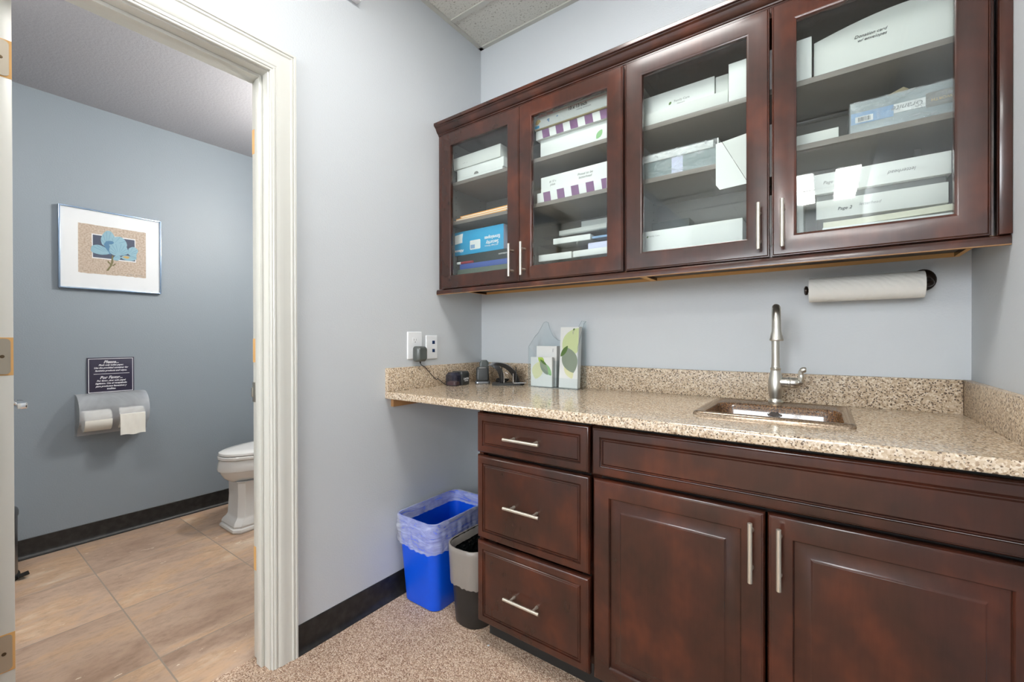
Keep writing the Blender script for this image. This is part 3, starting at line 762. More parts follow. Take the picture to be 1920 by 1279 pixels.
# ------------------------------------------------------------------ contents of the wall cabinets
SA, SB, S0 = 1.9087, 1.7177, 1.4122
def carton(name, label, x0, x1, y0, y1, z0, z1, mk='paper', bev=0.001, cat='box', group=None, rot=0.0, taper=None):
    t = thing(name, label, cat, ((x0 + x1) / 2, (y0 + y1) / 2, z0), group=group)
    obj('body', box(BM(), x0, x1, y0, y1, z0, z1, bev, rot=rot, taper=taper), mk, t)
    return t
# left cabinet, first door
t = thing('stationery_box', 'white card box on the top shelf behind the leftmost glass door, lower of two', 'box', (0.22, -0.16, SA))
obj('base', box(BM(), 0.082, 0.362, -0.282, -0.06, SA + .0005, SA + .020, .001), 'paper2', t)
b = BM(); box(b, 0.080, 0.368, -0.280, -0.055, SA + .0208, 1.9735, .0015)
obj('lid', b, 'paper2', t)
b = BM(); 
loft(b, [[(0.205 + .014 * math.cos(a), -0.2806, SA + .021 + .012 * math.sin(a)) for a in [PI * i / 12 for i in range(13)]], [(0.205 + .014 * math.cos(a), -0.2815, SA + .021 + .012 * math.sin(a)) for a in [PI * i / 12 for i in range(13)]]], True, True, True)
obj('thumb_notch', b, 'greyband', t)
t = carton('stationery_box', 'white card box with a scribble, on top of another box behind the leftmost glass door', 0.064, 0.352, -0.285, -0.06, 1.9745, 2.031, 'paper', taper=1.03)
text('~W /', 0.022, (0.13, -0.2862, 2.000), '-y', 'greyink', t, 'handwriting', shear=.4)
for k, (z0, mk, x0, x1, r) in enumerate(((SB + .0005, 'envelope', 0.060, 0.385, 0.0), (SB + .0065, 'paper', 0.075, 0.398, 0.02), (SB + .0125, 'envelope', 0.070, 0.392, -.02), (SB + .0185, 'paper2', 0.10, 0.40, .03), (SB + .0245, 'envelope', 0.09, 0.397, 0.0))):
    b = BM(); n = 10; rg = []
    for i in range(n + 1):
        x = x0 + (x1 - x0) * i / n; s = (0.004 + .0002 * k) * (i / n) ** 1.5
        rg.append([(x, -0.285 + .004 * k, z0 + s), (x, -0.06, z0 + s * .6), (x, -0.06, z0 + .0055 + s * .6), (x, -0.285 + .004 * k, z0 + .0055 + s)])
    loft(b, rg, True, True, True)
    solo('envelope', b, mk, ['orange manila envelope at the bottom of the pile on the middle shelf, leftmost door', 'white envelope just above the lowest orange one, leftmost door', 'orange manila envelope in the middle of the pile, leftmost door',
                             'bright white envelope second from the top of the pile, leftmost door', 'orange manila envelope on top of the pile, leftmost door'][k], 'envelope', 'envelopes piled on the middle shelf')
carton('folder_stack', 'dark grey-green folders lying lowest behind the leftmost glass door', 0.085, 0.40, -0.285, -0.06, S0, 1.482, 'folder', cat='folders')
carton('flat_box', 'flat navy blue box under the black box behind the leftmost glass door', 0.100, 0.395, -0.283, -0.07, 1.4830, 1.5075, 'navybox')
t = carton('flat_box', 'flat black box under the bright blue envelope box', 0.070, 0.395, -0.270, -0.06, 1.5085, 1.5545, 'blackbox')
text('HAMMERMILL', 0.010, (0.360, -0.2708, 1.535), '-y', 'whiteink', t)
t = thing('marker_pen', 'small red marker with white cap in front of the black box', 'pen', (0.13, -0.279, 1.508))
obj('barrel', tube(BM(), [(0.105, -0.2775, 1.5145), (0.18, -0.2775, 1.5145)], 0.0065, 12), 'redplastic', t)
obj('cap', tube(BM(), [(0.080, -0.2775, 1.5145), (0.1045, -0.2775, 1.5145)], 0.0067, 12), 'whiteplastic', t)
t = carton('envelope_box', 'bright cyan security envelope box standing upside down, leftmost door', 0.054, 0.358, -0.270, -0.10, 1.5555, 1.671, 'cyan')
obj('end_panel', box(BM(), 0.3582, 0.3588, -0.268, -0.102, 1.557, 1.6695), 'lavender', t)
obj('photo_label', poly(BM(), [(0.056, -0.2708, 1.612), (0.105, -0.2708, 1.616), (0.105, -0.2708, 1.635), (0.110, -0.2708, 1.661), (0.056, -0.2708, 1.655)], axis='y', d=.0005), 'paper2', t)
obj('white_label', poly(BM(), [(p[0], -0.2708, p[1]) for p in rrect(0.188, 1.597, 0.033, 0.0225, 0.005, 0, 4)], axis='y', d=.0005), 'paper2', t)
obj('window_print', box(BM(), 0.160, 0.186, -0.2714, -0.2709, 1.580, 1.598), 'bluelabel', t)
text('Security\nEnvelopes', 0.023, (0.293, -0.2708, 1.607), '-y', 'whiteink', t, rot=PI, bold=.0006)
text('#10 Single Window', 0.010, (0.288, -0.2708, 1.581), '-y', 'whiteink', t, rot=PI)
text('Alliance', 0.018, (0.085, -0.2708, 1.577), '-y', 'whiteink', t, rot=PI, bold=.0006)
# left cabinet, second door
t = carton('stationery_box', 'plain white box with a green leaf mark on the top shelf, second door', 0.560, 0.866, -0.272, -0.04, SA + .0005, 1.991, 'paper2')
b = BM()
def leaf(b, cx, cz, L, W, ang, y, d=.0004, n=10):
    P = []
    for s in (1, -1):
        for i in range(n + (1 if s > 0 else 0)):
            u = i / n if s > 0 else 1 - i / n
            px_, pz_ = (u - .5) * L, s * W * math.sin(PI * u) ** 0.8
            if s < 0 and i == 0: continue
            P.append((cx + px_ * math.cos(ang) - pz_ * math.sin(ang), y, cz + px_ * math.sin(ang) + pz_ * math.cos(ang)))
    poly(b, P, axis='y', d=d); return b
leaf(b, 0.832, 1.945, 0.040, 0.011, 0.9, -0.2727)
obj('leaf_print', b, 'leafmid', t)
def striped(label, x0, x1, y0, z0, z1, zs0, zs1, ylip, lead=0.0):
    t = thing('taped_box', label, 'box', ((x0 + x1) / 2, -0.15, z0))
    if z1 > zs1: obj('body', box(BM(), x0 + .012, x1, y0, -0.04, z0 + .004, z1, .0015), 'paper2', t)
    obj('lid', box(BM(), x0, x1, ylip, -0.035, zs0, zs1, .0015), 'paper2', t)
    k = 0; x = x0 + .030 + lead; st = 0.066
    while x + .033 < x1 + .03:
        xb = min(x + .034, x1 - .001); b = BM()
        poly(b, [(x, ylip - .0006, zs1 - .001), (xb, ylip - .0006, zs1 - .001), (xb + (.006 if xb + .006 < x1 else 0), ylip - .0006, zs0 + .001), (x + .006, ylip - .0006, zs0 + .001)], axis='y', d=.0005)
        obj('purple_tape', b, 'purple', t, label='purple printed tape'); x += st
    return t
striped('white box with purple and white tape under the large 10 x 13 box', 0.545, 0.872, -0.285, 1.992, 2.030, 1.992, 2.030, -0.285)
t = carton('envelope_box', 'white and tan envelope box marked 10 x 13 inch on the top shelf', 0.543, 0.915, -0.292, -0.04, 2.0312, 2.1075, 'tan', bev=.0008)
obj('front_print', box(BM(), 0.543, 0.914, -0.2935, -0.2922, 2.0345, 2.107), 'paper2', t)
text('10 x 13 inch', 0.020, (0.748, -0.2940, 2.073), '-y', 'ink', t, bold=.0004, sx=.85)
text('catalog envelopes', 0.009, (0.775, -0.2940, 2.060), '-y', 'greyink', t)
text('Office works', 0.013, (0.600, -0.2940, 2.087), '-y', 'redink', t, shear=.3)
obj('red_line', box(BM(), 0.556, 0.912, -0.2942, -0.2937, 2.0800, 2.0812), 'redink', t)
b = BM(); box(b, 0.546, 0.568, -0.2942, -0.2937, 2.036, 2.047); obj('blue_logo', b, 'cyan', t)
b = BM(); leaf(b, .560, 2.062, .026, .010, .5, -.2941); leaf(b, .566, 2.066, .02, .006, -.6, -.2943); obj('flower_print', b, 'yellow', t)
for q in ((.612, 2.060, .014, .004, .2), (.614, 2.054, .012, .003, -1.2), (.655, 2.062, .010, .003, .4)): obj('blue_figure_print', leaf(BM(), *q, -.2941), 'bluelabel', t)
t = striped('white box with purple tape stripes along its foot on the middle shelf, second door', 0.550, 0.868, -0.272, SB, 1.832, SB + .0005, 1.764, -0.284)
text('Proud to be\nletterhead', 0.014, (0.77, -0.2728, 1.800), '-y', 'greyink', t, 'handwriting', shear=.3)
text('# 10 s\nplain', 0.013, (0.62, -0.2728, 1.800), '-y', 'greyink', t, 'handwriting', shear=.3)
# clear tiered organizer with card stacks, bottom of second door
og = thing('letter_tray', 'clear plastic stacking tray full of cards on the cabinet floor, second door', 'tray', (0.70, -0.15, S0))
b = BM()
for z in (1.4135, 1.4735, 1.5450, 1.5860):
    box(b, 0.538, 0.905, -0.284 + (z - 1.41) * .30, -0.05, z, z + .002, 0)
for xx in (0.5365, 0.9055):
    poly(b, [(xx, -0.285, 1.4125), (xx, -0.05, 1.4125), (xx, -0.05, 1.615), (xx, -0.18, 1.610), (xx, -0.262, 1.54)], axis='x', d=.0014)
obj('tiers', b, 'acrylic', og)
cards = [('white envelope stack on the lowest visible tray tier, left half', 0.543, 0.700, 1.4760, 1.5040, -0.262, 'paper2', .03), ('white card stack on the lowest visible tray tier, right half', 0.714, 0.895, 1.4760, 1.5010, -0.268, 'paper2', 0),
         ('thin pale blue-white cards lying on the lower right card stack', 0.770, 0.898, 1.5015, 1.5300, -0.245, 'lavender', 0),
         ('white card stack on the middle tray tier left of the blue brochure', 0.600, 0.770, 1.5475, 1.5720, -0.235, 'paper2', 0.05),
         ('white envelopes on the top tray tier', 0.612, 0.835, 1.5885, 1.6120, -0.205, 'paper', -.03), ('tall sheaf of white notes standing at the back of the top tray tier', 0.665, 0.800, 1.5885, 1.668, -0.095, 'paper', 0.05)]
for (lb, x0, x1, z0, z1, y0, mk, r) in cards:
    solo('card_stack', box(BM(), x0, x1, y0, y0 + (.10 if 'tall' not in lb else .02), z0, z1, .0008, rot=r), mk, lb, 'cards', 'card stacks in the clear tray')
solo('brochure', box(BM(), 0.785, 0.895, -0.240, -0.12, 1.5475, 1.556, .0005), 'bluelabel', 'thin blue brochure lying on the middle tray tier', 'brochure')
# right cabinet, third door
carton('lid_tray', 'long shallow white lid on the top shelf under a logo box, third door', 0.984, 1.291, -0.285, -0.03, SA + .0005, 1.957, 'paper', cat='box lid')
t = carton('stationery_box', 'white box with small leaf logo standing in the shallow lid, third door', 1.000, 1.246, -0.262, -0.05, 1.958, 2.029, 'paper2')
b = BM(); leaf(b, 1.100, 1.983, .013, .004, .9, -.2627); obj('leaf_print', b, 'leafdark', t)
text('Family Care', 0.011, (1.140, -0.2628, 1.986), '-y', 'greyink', t); text('Network', 0.007, (1.137, -0.2628, 1.975), '-y', 'greyink', t)
carton('stationery_box', 'narrow cream box squeezed between the logo box and a taller white box', 1.249, 1.287, -0.255, -0.05, 1.958, 2.026, 'paper')
carton('stationery_box', 'tall plain white box on the top shelf straddling the third and fourth doors', 1.294, 1.516, -0.292, -0.05, SA + .0005, 2.034, 'paper2')
t = carton('paper_ream', 'shrink-wrapped ream with a lavender label on the middle shelf, third door', 0.984, 1.252, -0.272, -0.04, SB + .0005, 1.784, 'tealbox', cat='paper ream')
obj('label_sticker', box(BM(), 1.108, 1.146, -0.2728, -0.2722, 1.724, 1.7835), 'lavender', t)
obj('sheets', box(BM(), 0.985, 1.245, -0.277, -0.045, 1.7845, 1.809, .001), 'paper2', t)
b = BM(); box(b, 0.980, 1.258, -0.2795, -0.035, SB + .0002, 1.8125, .003); obj('wrap', b, 'wrap', t)
t = thing('reflection_shape', 'white shape added to imitate a reflection in the third glass door', 'box', (1.35, -0.2, SB))  # white shape built in place of a bright reflection on the glass
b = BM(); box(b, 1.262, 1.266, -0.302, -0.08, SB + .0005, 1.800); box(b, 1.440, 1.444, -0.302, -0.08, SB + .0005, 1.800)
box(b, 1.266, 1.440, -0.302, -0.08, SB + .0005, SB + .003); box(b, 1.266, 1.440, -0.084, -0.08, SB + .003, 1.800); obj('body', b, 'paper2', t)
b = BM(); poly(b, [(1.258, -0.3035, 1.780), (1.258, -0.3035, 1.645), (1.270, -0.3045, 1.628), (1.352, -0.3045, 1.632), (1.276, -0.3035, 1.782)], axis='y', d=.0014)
obj('reflection_sheet', b, 'paper2', t)
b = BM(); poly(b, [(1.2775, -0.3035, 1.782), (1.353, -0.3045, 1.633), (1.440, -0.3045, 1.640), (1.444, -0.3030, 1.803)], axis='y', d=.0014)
obj('reflection_sheet', b, 'paper', t)
t = carton('stationery_box', 'long white box with leaf logo on the cabinet floor, third door', 0.984, 1.332, -0.272, -0.13, S0, 1.534, 'paper2')
b = BM(); leaf(b, 1.022, 1.514, .009, .003, .9, -.2727); obj('leaf_print', b, 'leafdark', t); text('Family Care', 0.008, (1.046, -0.2728, 1.515), '-y', 'greyink', t)
solo('binder', box(BM(), 0.985, 1.13, -0.115, -0.04, S0, 1.605, .003), 'blackbox', 'dark binder standing behind the long white logo box', 'binder')
# right cabinet, fourth door
t = thing('stationery_box', 'big bulging white box marked Donation card w/ envelopes, top shelf', 'box', (1.69, -0.16, SA))
b = BM(); n = 12; rg = []
for i in range(n + 1):
    u = i / n; x = 1.5215 + .338 * u; z = 2.020 + .030 * math.sin(PI / 2 * min(1, u * 1.6))
    rg.append([(x, -0.272 - .004 * math.sin(PI * u), SA + .0005), (x, -0.05, SA + .0005), (x, -0.05, z - .01), (x, -0.272 - .004 * math.sin(PI * u), z)])
loft(b, rg, True, True, True); obj('body', b, 'paper', t)
text('Donation card\n  w/ envelopes', 0.0120, (1.650, -0.2765, 1.990), '-y', 'ink', t, 'handwriting', shear=.35, ext=.0003)
carton('card_stack', 'small flat white card pile at left of the middle shelf, fourth door', 1.448, 1.580, -0.282, -0.12, SB + .0005, 1.7525, 'paper', cat='cards')
t = carton('paper_box', 'grey shrink-wrapped paper box with blue label, upside down on middle shelf', 1.607, 1.858, -0.272, -0.05, SB + .0005, 1.811, 'granitebox')
obj('blue_band', box(BM(), 1.6085, 1.700, -0.2728, -0.2722, 1.750, 1.782), 'bluelabel', t)
obj('white_band', box(BM(), 1.7005, 1.764, -0.2730, -0.2722, 1.757, 1.7815), 'paper2', t)
obj('grey_band', box(BM(), 1.7645, 1.856, -0.2730, -0.2722, 1.752, 1.790), 'greyband', t)
obj('barcode_label', box(BM(), 1.618, 1.657, -0.2735, -0.2729, 1.7535, 1.770), 'paper2', t)
b = BM(); x = 1.624
while x < 1.651:
    wd = random.choice((.0008, .0012, .002)); box(b, x, x + wd, -0.2740, -0.2736, 1.756, 1.7675); x += wd + random.choice((.0009, .0014))
obj('barcode', b, 'ink', t, smooth=None)
text('Granite', 0.021, (1.729, -0.2738, 1.7695), '-y', 'greyink', t, rot=PI, shear=.35)
text('SOUTHWORTH', 0.0105, (1.812, -0.2738, 1.7695), '-y', 'yellow', t, rot=PI)
b = BM(); box(b, 1.6045, 1.8605, -0.2755, -0.046, SB + .0002, 1.8135, .003); obj('wrap', b, 'wrap', t)
b = BM(); poly(b, [(1.67, -0.215, 1.8150), (1.745, -0.215, 1.8150), (1.745, -0.205, 1.838), (1.728, -0.205, 1.853), (1.67, -0.205, 1.830)], axis='y', d=.002)
solo('envelope', b, 'tan', 'tan envelope corner sticking up behind the grey paper box', 'envelope')
for k, (z0, z1, mk) in enumerate(((S0, 1.443, 'ivory'), (1.4435, 1.466, 'paper2'), (1.4665, 1.483, 'ivory'))):
    b = BM(); n = 8; rg = []
    for i in range(n + 1):
        u = i / n; x = 1.540 + .002 * k + .285 * u; s = (.007 * u * u) if k == 2 else 0
        rg.append([(x, -0.282 + .004 * k, z0 + s), (x, -0.06, z0 + s), (x, -0.06, z1 + s), (x, -0.282 + .004 * k, z1 + s)])
    loft(b, rg, True, True, True)
    solo('paper_stack', b, mk, ['ivory paper ream lowest on the cabinet floor, fourth door', 'white paper bundle in the middle of the low pile, fourth door', 'ivory paper with curled sheets under the Page 2 box'][k], 'paper', 'paper bundles under the letterhead boxes')
t = carton('stationery_box', 'white box marked Page 2 letterhead, on the paper pile, fourth door', 1.527, 1.808, -0.272, -0.06, 1.4935, 1.548, 'paper')
text('Page 2', 0.0125, (1.594, -0.2728, 1.518), '-y', 'ink', t, 'handwriting', shear=.25); text('letterhead', 0.0115, (1.650, -0.2728, 1.523), '-y', 'greyink', t, 'handwriting', shear=.3)
t = thing('stationery_box', 'white lidded box with upside-down writing on top of the Page 2 box', 'box', (1.67, -0.21, 1.549))
obj('base', box(BM(), 1.527, 1.809, -0.235, -0.165, 1.5485, 1.5740, .001), 'interior2', t)  # dark grey stands for the shadow under the overhanging lid
obj('lid', box(BM(), 1.519, 1.817, -0.252, -0.160, 1.5745, 1.634, .001), 'paper2', t)
text('letterhead', 0.0140, (1.720, -0.2527, 1.604), '-y', 'greyink', t, 'handwriting', rot=PI, shear=.3); text('Page', 0.013, (1.555, -0.2527, 1.606), '-y', 'greyink', t, 'handwriting', shear=.3)
b = BM(); box(b, 1.755, 1.771, -0.156, -0.152, 1.5485, 1.685, .0015); box(b, 1.755, 1.771, -0.152, -0.09, 1.5485, 1.5500)
solo('reflection_strip', b, 'black', 'narrow black strip imitating a glass reflection, behind the letterhead boxes', 'reflection_strip')  # black strip added to imitate a dark reflection in the fourth door
carton('stationery_box', 'upright white box at the left end of the cabinet floor, fourth door', 1.385, 1.494, -0.240, -0.06, S0, 1.600, 'paper2')

# ================================================================== ON AND ABOVE THE COUNTER
Z0 = ZT + .0004
# wall plates
def wall_plate(label, name, cat, yc, z0, z1, hw):
    t = thing(name, label, cat, (0, yc, z0))
    b = BM(); zc_ = (z0 + z1) / 2; hh = (z1 - z0) / 2
    R0 = [(p[0], p[1]) for p in rrect(yc, zc_, hw, hh, .003, 0, 3)]; R1 = rrect(yc, zc_, hw - .003, hh - .003, .002, 0, 3)
    loft(b, [[(0.0003, p[0], p[1]) for p in R0], [(0.003, p[0], p[1]) for p in R0], [(0.0058, p[0], p[1]) for p in R1]], True, True, True)
    obj('plate', b, 'whiteplastic', t); return t
wp = wall_plate('white duplex power outlet plate above the left end of the counter', 'power_outlet', 'outlet', -0.487, 1.050, 1.177, 0.0435)
for zz in (1.137, 1.090):
    b = BM()
    R = rrect(-0.487, zz, .0165, .014, .008, 0, 4); loft(b, [[(0.0055, p[0], p[1]) for p in R], [(0.0072, p[0], p[1]) for p in R]], True, True, True)
    so = obj('socket', b, 'whiteplastic', wp); b = BM()
    box(b, .0071, .0074, -.4945, -.4930, zz - .001, zz + .007); box(b, .0071, .0074, -.4815, -.4800, zz - .001, zz + .007); lathe(b, [(.0023, .0071), (.0023, .0074)], (0, -.487, zz - .008), 'x', 10)
    obj('slots', b, 'blackmatte', so)
dp = wall_plate('white data plate with two blue jacks beside the power outlet', 'data_plate', 'data plate', -0.380, 1.046, 1.161, 0.037)
for zz in (1.127, 1.087):
    obj('jack', box(BM(), .0050, .0066, -.3785, -.3615, zz - .008, zz + .008, .0004), 'navy', dp)
ad = thing('power_adapter', 'chunky grey plug-in power adapter in the wall outlet, cord hanging', 'adapter', (0.03, -0.475, 1.04))
b = BM(); R = rrect(-0.474, 1.074, .031, .036, .012, 0, 5)
def sc(R, s, x): return [(x, -0.474 + (p[0] + 0.474) * s, 1.074 + (p[1] - 1.074) * s) for p in R]
loft(b, [sc(R, .86, .0078), sc(R, .98, .012), sc(R, 1.0, .022), sc(R, .98, .034), sc(R, .80, .046), sc(R, .70, .049)], True, True, True)
obj('housing', b, 'adapter', ad)
cord = spline([(.026, -.474, 1.040), (.024, -.470, 1.028), (.021, -.458, 1.0195), (.0245, -.440, 1.008), (.0240, -.405, .976), (.0240, -.372, .948), (.026, -.362, .950), (.0245, -.345, .940), (.027, -.320, .922), (.034, -.302, .9165)], 5)
obj('cord', tube(BM(), cord, [0.0035] * 4 + [0.0016] * (len(cord) - 4), 8), 'black', ad)
# electric pencil sharpener
ps = thing('pencil_sharpener', 'small black electric pencil sharpener against the left backsplash', 'pencil sharpener', (0.066, -0.268, Z0), 0.12, local=True); ps.scale = (1, 1, 1.12)
b = BM(); loft(b, [rrect(0, .026, .034, .031, .008, 0.0), rrect(0, .026, .036, .033, .010, .004), rrect(0, .026, .036, .033, .010, .052), rrect(0, .026, .031, .029, .010, .060)], True, True, True)
obj('body', b, 'charcoal', ps)
b = BM(); loft(b, [rrect(0, -.032, .032, .024, .012, 0.001), rrect(0, -.032, .034, .0245, .014, .005), rrect(0, -.032, .034, .0245, .014, .046), rrect(0, -.030, .024, .018, .012, .058)], True, True, True)
obj('shavings_bin', b, 'smoke', ps, label='smoky see-through shavings bin')
b = BM(); loft(b, [rrect(0, -.032, .029, .020, .010, 0.003), rrect(0, -.032, .028, .018, .010, .016), rrect(0, -.032, .015, .010, .008, .020)], True, True, True)
M['shav'] = mat('reddish_wood_shavings', (.30, .15, .11), .9)
obj('shavings', b, 'shav', ps)
text('X-ACTO', 0.011, (0.0365, 0.026, .027), '+x', 'whiteink', ps, 'lettering', bold=.0004); text('SHARPENER', 0.006, (0.0365, 0.028, .018), '+x', 'whiteink', ps)
# stapler standing on end
st = thing('stapler', 'black stapler standing upright between the sharpener and hole punch', 'stapler', (0.132, -0.150, Z0), math.radians(40), local=True); st.scale = (1.34, 1.30, 1.16)
b = BM(); loft(b, [rrect(0, 0, .026, .024, .010, 0), rrect(0, 0, .029, .026, .012, .004), rrect(0, 0, .028, .025, .012, .011), rrect(0, .002, .022, .020, .010, .015)], True, True, True)
obj('foot', b, 'steel', st, label='silver-grey foot')
b = BM(); loft(b, [rrect(0, 0, .023, .021, .009, .0152), rrect(0, 0, .0245, .022, .009, .024), rrect(0, 0, .0240, .020, .009, .066), rrect(0, .001, .020, .017, .009, .074)], True, True, True)
obj('body', b, 'charcoal', st)
b = BM(); loft(b, [rrect(.006, .030, .016, .012, .007, .020), rrect(.006, .030, .019, .014, .008, .060), rrect(.006, .028, .018, .013, .008, .092), rrect(.006, .024, .010, .008, .006, .103)], True, True, True)
obj('arm', b, 'adapter', st, label='grey rear arm')
# a tangle of black cord behind the stapler
b = BM(); pts = [(0.205 + .028 * math.cos(t_ * 1.9) + .010 * math.sin(t_ * 4.1), -0.085 + .020 * math.sin(t_ * 2.3), Z0 + .004 + .012 * (1 + math.sin(t_ * 1.3)) * .8) for t_ in [k * .28 for k in range(60)]]
tube(b, spline(pts, 2), .0022, 6); solo('coiled_cable', b, 'black', 'coiled black cable lying behind the stapler and hole punch', 'cable')
# three-hole punch
hp = thing('hole_punch', 'black metal hole punch with curved lever beside the leaflet holder', 'hole punch', (0.258, -0.115, Z0), math.radians(36), local=True); hp.scale = (1.14, 1.15, 1.25)
b = BM(); poly(b, [(-.062, -.030, .0), (-.040, -.048, .0), (.060, -.040, .0), (.078, -.020, .0), (.070, .030, .0), (-.058, .030, .0)], axis='z', d=.008); 
obj('base', b, 'charcoal', hp)
def wing(x, w):
    P = [(-.002, .012), (.020, .020), (.020, .030), (.006, .048), (-.020, .072), (-.036, .080), (-.040, .074), (-.022, .058), (-.012, .040), (-.012, .012)]
    return P
for x0_, wdt in ((-.022, .004), (.040, .004)):
    b = BM()
    P = [(-.030, .008), (.022, .008), (.014, .034), (.002, .056), (-.014, .072), (-.028, .062), (-.032, .040)]
    poly(b, [(x0_, y_, z_) for y_, z_ in P], axis='x', d=wdt)
    obj('side_plate', b, 'blackmatte', hp)
b = BM()
rgs = []
for (xw0, xw1, y_, z_) in ((-.075, -.050, -.010, .086), (-.060, .000, -.012, .084), (-.040, .030, -.004, .076), (-.018, .050, .006, .062), (.000, .064, .016, .042), (.030, .074, .022, .016)):
    rgs.append([(xw0, y_ - .008, z_), (xw1, y_ - .008, z_), (xw1, y_ + .010, z_ - .003), (xw0, y_ + .010, z_ - .003)])
rg2 = spline([(-.072, -.012, .084), (-.045, -.014, .085), (-.015, -.010, .080), (.012, -.004, .066), (.032, .002, .046), (.044, .006, .024), (.050, .008, .009)], 4)
L = []
for p in rg2: L.append([(p[0] - .009, p[1] - .020, p[2] - .006), (p[0] + .009, p[1] - .020, p[2] + .004), (p[0] + .009, p[1] + .022, p[2] + .004), (p[0] - .009, p[1] + .022, p[2] - .006)])
loft(b, L, True, True, True)
rg3 = spline([(-.060, -.012, .080), (-.040, -.014, .070), (-.026, -.012, .052), (-.020, -.008, .030), (-.018, -.004, .009)], 4)
L = []
for p in rg3: L.append([(p[0] - .010, p[1] - .018, p[2] - .004), (p[0] + .010, p[1] - .018, p[2] + .004), (p[0] + .010, p[1] + .018, p[2] + .004), (p[0] - .010, p[1] + .018, p[2] - .004)])
loft(b, L, True, True, True)
obj('lever', b, 'black', hp)
for x0_ in (-.010, .030): obj('punch_pin', tube(BM(), [(x0_, -.028, .008), (x0_, -.028, .046)], .0016, 8), 'chrome', hp)
for q in ((-.002, -.024, .050), (.004, -.022, .046), (.036, -.016, .048), (.042, -.014, .042)): obj('rivet', lathe(BM(), [(.0022, -.001), (.0022, .001)], q, 'y', 8), 'chrome', hp)
obj('paper_guide', tube(BM(), [(.030, -.046, .010), (.085, -.040, .010), (.085, -.040, .022)], .0016, 8), 'chrome', hp)
# leaflet holder
hx, hy = 0.395, -0.112
lh = thing('leaflet_holder', 'clear acrylic two-pocket leaflet holder on the counter near the corner', 'leaflet holder', (0.522, -0.07, Z0))
X0, X1, YF_, YB_ = 0.391, 0.655, -0.114, -0.030
b = BM()
P = [(X0, 0.918), (X1, 0.918)]
top = [(X1, 1.226), (X1 - .020, 1.227)] + [(X1 - .020 - .175 * u, 1.227 - .098 * math.sin(PI * min(1, u * 1.0)) ** 0.7) for u in [i / 14 for i in range(1, 14)]] + [(X0 + .062, 1.227), (X0 + .040, 1.228), (X0, 1.130)]
top = [(X1, 1.222), (X1 - .022, 1.226), (X1 - .045, 1.190), (X1 - .080, 1.150), (X1 - .120, 1.134), (X0 + .115, 1.136), (X0 + .088, 1.156), (X0 + .070, 1.190), (X0 + .060, 1.222), (X0 + .048, 1.228), (X0 + .034, 1.222), (X0, 1.170)]
poly(b, [(x, YB_, z) for x, z in P + top], axis='y', d=.002)
obj('back_panel', b, 'acrylic', lh)
for xx in (X0, X1 - .0018):
    b = BM()
    poly(b, [(xx, YF_, Z0), (xx, YB_ - .0002, Z0), (xx, YB_ - .0002, 1.170 if xx == X0 else 1.222), (xx, YB_ - .020, 1.160 if xx == X0 else 1.215), (xx, YF_, 1.105)], axis='x', d=.0018)
    obj('side_panel', b, 'acrylic', lh)
b = BM(); box(b, X0 + .002, X1 - .002, YF_, YB_ - .0002, Z0, Z0 + .002); box(b, 0.527, 0.529, YF_ + .002, YB_ - .0002, Z0 + .002, 1.04)
poly(b, [(X0 + .002, YF_, Z0 + .002), (X1 - .002, YF_, Z0 + .002), (X1 - .002, YF_, .962), (0.530, YF_, .962), (0.500, YF_, .985), (0.455, YF_, 1.020), (0.42, YF_, 1.075), (X0 + .002, YF_, 1.105)], axis='y', d=.0018)
obj('front_panel', b, 'acrylic', lh)
for name_, P_ in (('edge', [(X0, YF_, Z0 + .001), (X0, YF_, 1.105), (X0, YB_ - .020, 1.160), (X0, YB_, 1.170), (X0 + .034, YB_, 1.222), (X0 + .048, YB_, 1.228), (X0 + .060, YB_, 1.222), (X0 + .070, YB_, 1.190), (X0 + .088, YB_, 1.156), (X0 + .115, YB_, 1.136), (X1 - .120, YB_, 1.134), (X1 - .080, YB_, 1.150), (X1 - .045, YB_, 1.190), (X1 - .022, YB_, 1.226), (X1, YB_, 1.222), (X1, YB_ - .020, 1.215), (X1, YF_, 1.105), (X1, YF_, Z0 + .001), (X0, YF_, Z0 + .001)]),):
    obj(name_, tube(BM(), P_, .0007, 6), 'acryledge', lh, label='darker polished edge of the acrylic')
def cardstack(label, x0, x1, y0, y1, z0, z1, lean, leaves, txt=None):
    t = thing('leaflet_stack', label, 'leaflets', ((x0 + x1) / 2, (y0 + y1) / 2, z0))
    b = BM(); rg = [[(x0, y0, z0), (x1, y0, z0), (x1, y1, z0), (x0, y1, z0)], [(x0, y0 + lean, z1), (x1, y0 + lean, z1), (x1, y1 + lean, z1), (x0, y1 + lean, z1)]]
    loft(b, rg, True, True, True); obj('cards', b, 'paper2', t)
    for k, (mk, cx, cz, L, W, ang) in enumerate(leaves):
        P = []
        n = 16
        for i in range(2 * n):
            u = (i / n) if i < n else 2 - i / n; s = 1 if i < n else -1
            px_, pz_ = (u - .5) * L, s * W * math.sin(PI * u) ** 0.75
            X = cx + px_ * math.cos(ang) - pz_ * math.sin(ang); Zz = cz + px_ * math.sin(ang) + pz_ * math.cos(ang)
            X = min(max(X, x0 + .0003), x1 - .0003); Zz = min(max(Zz, z0 + .001), z1 - .001)
            P.append((X, y0 - .0003 * (k + 1) + lean * (Zz - z0) / (z1 - z0), Zz))
        b = BM(); vs = [b.verts.new(p) for p in P]; b.faces.new(vs); 
        bmesh.ops.remove_doubles(b, verts=b.verts, dist=1e-5)
        obj('leaf_print', b, mk, t)
    return t
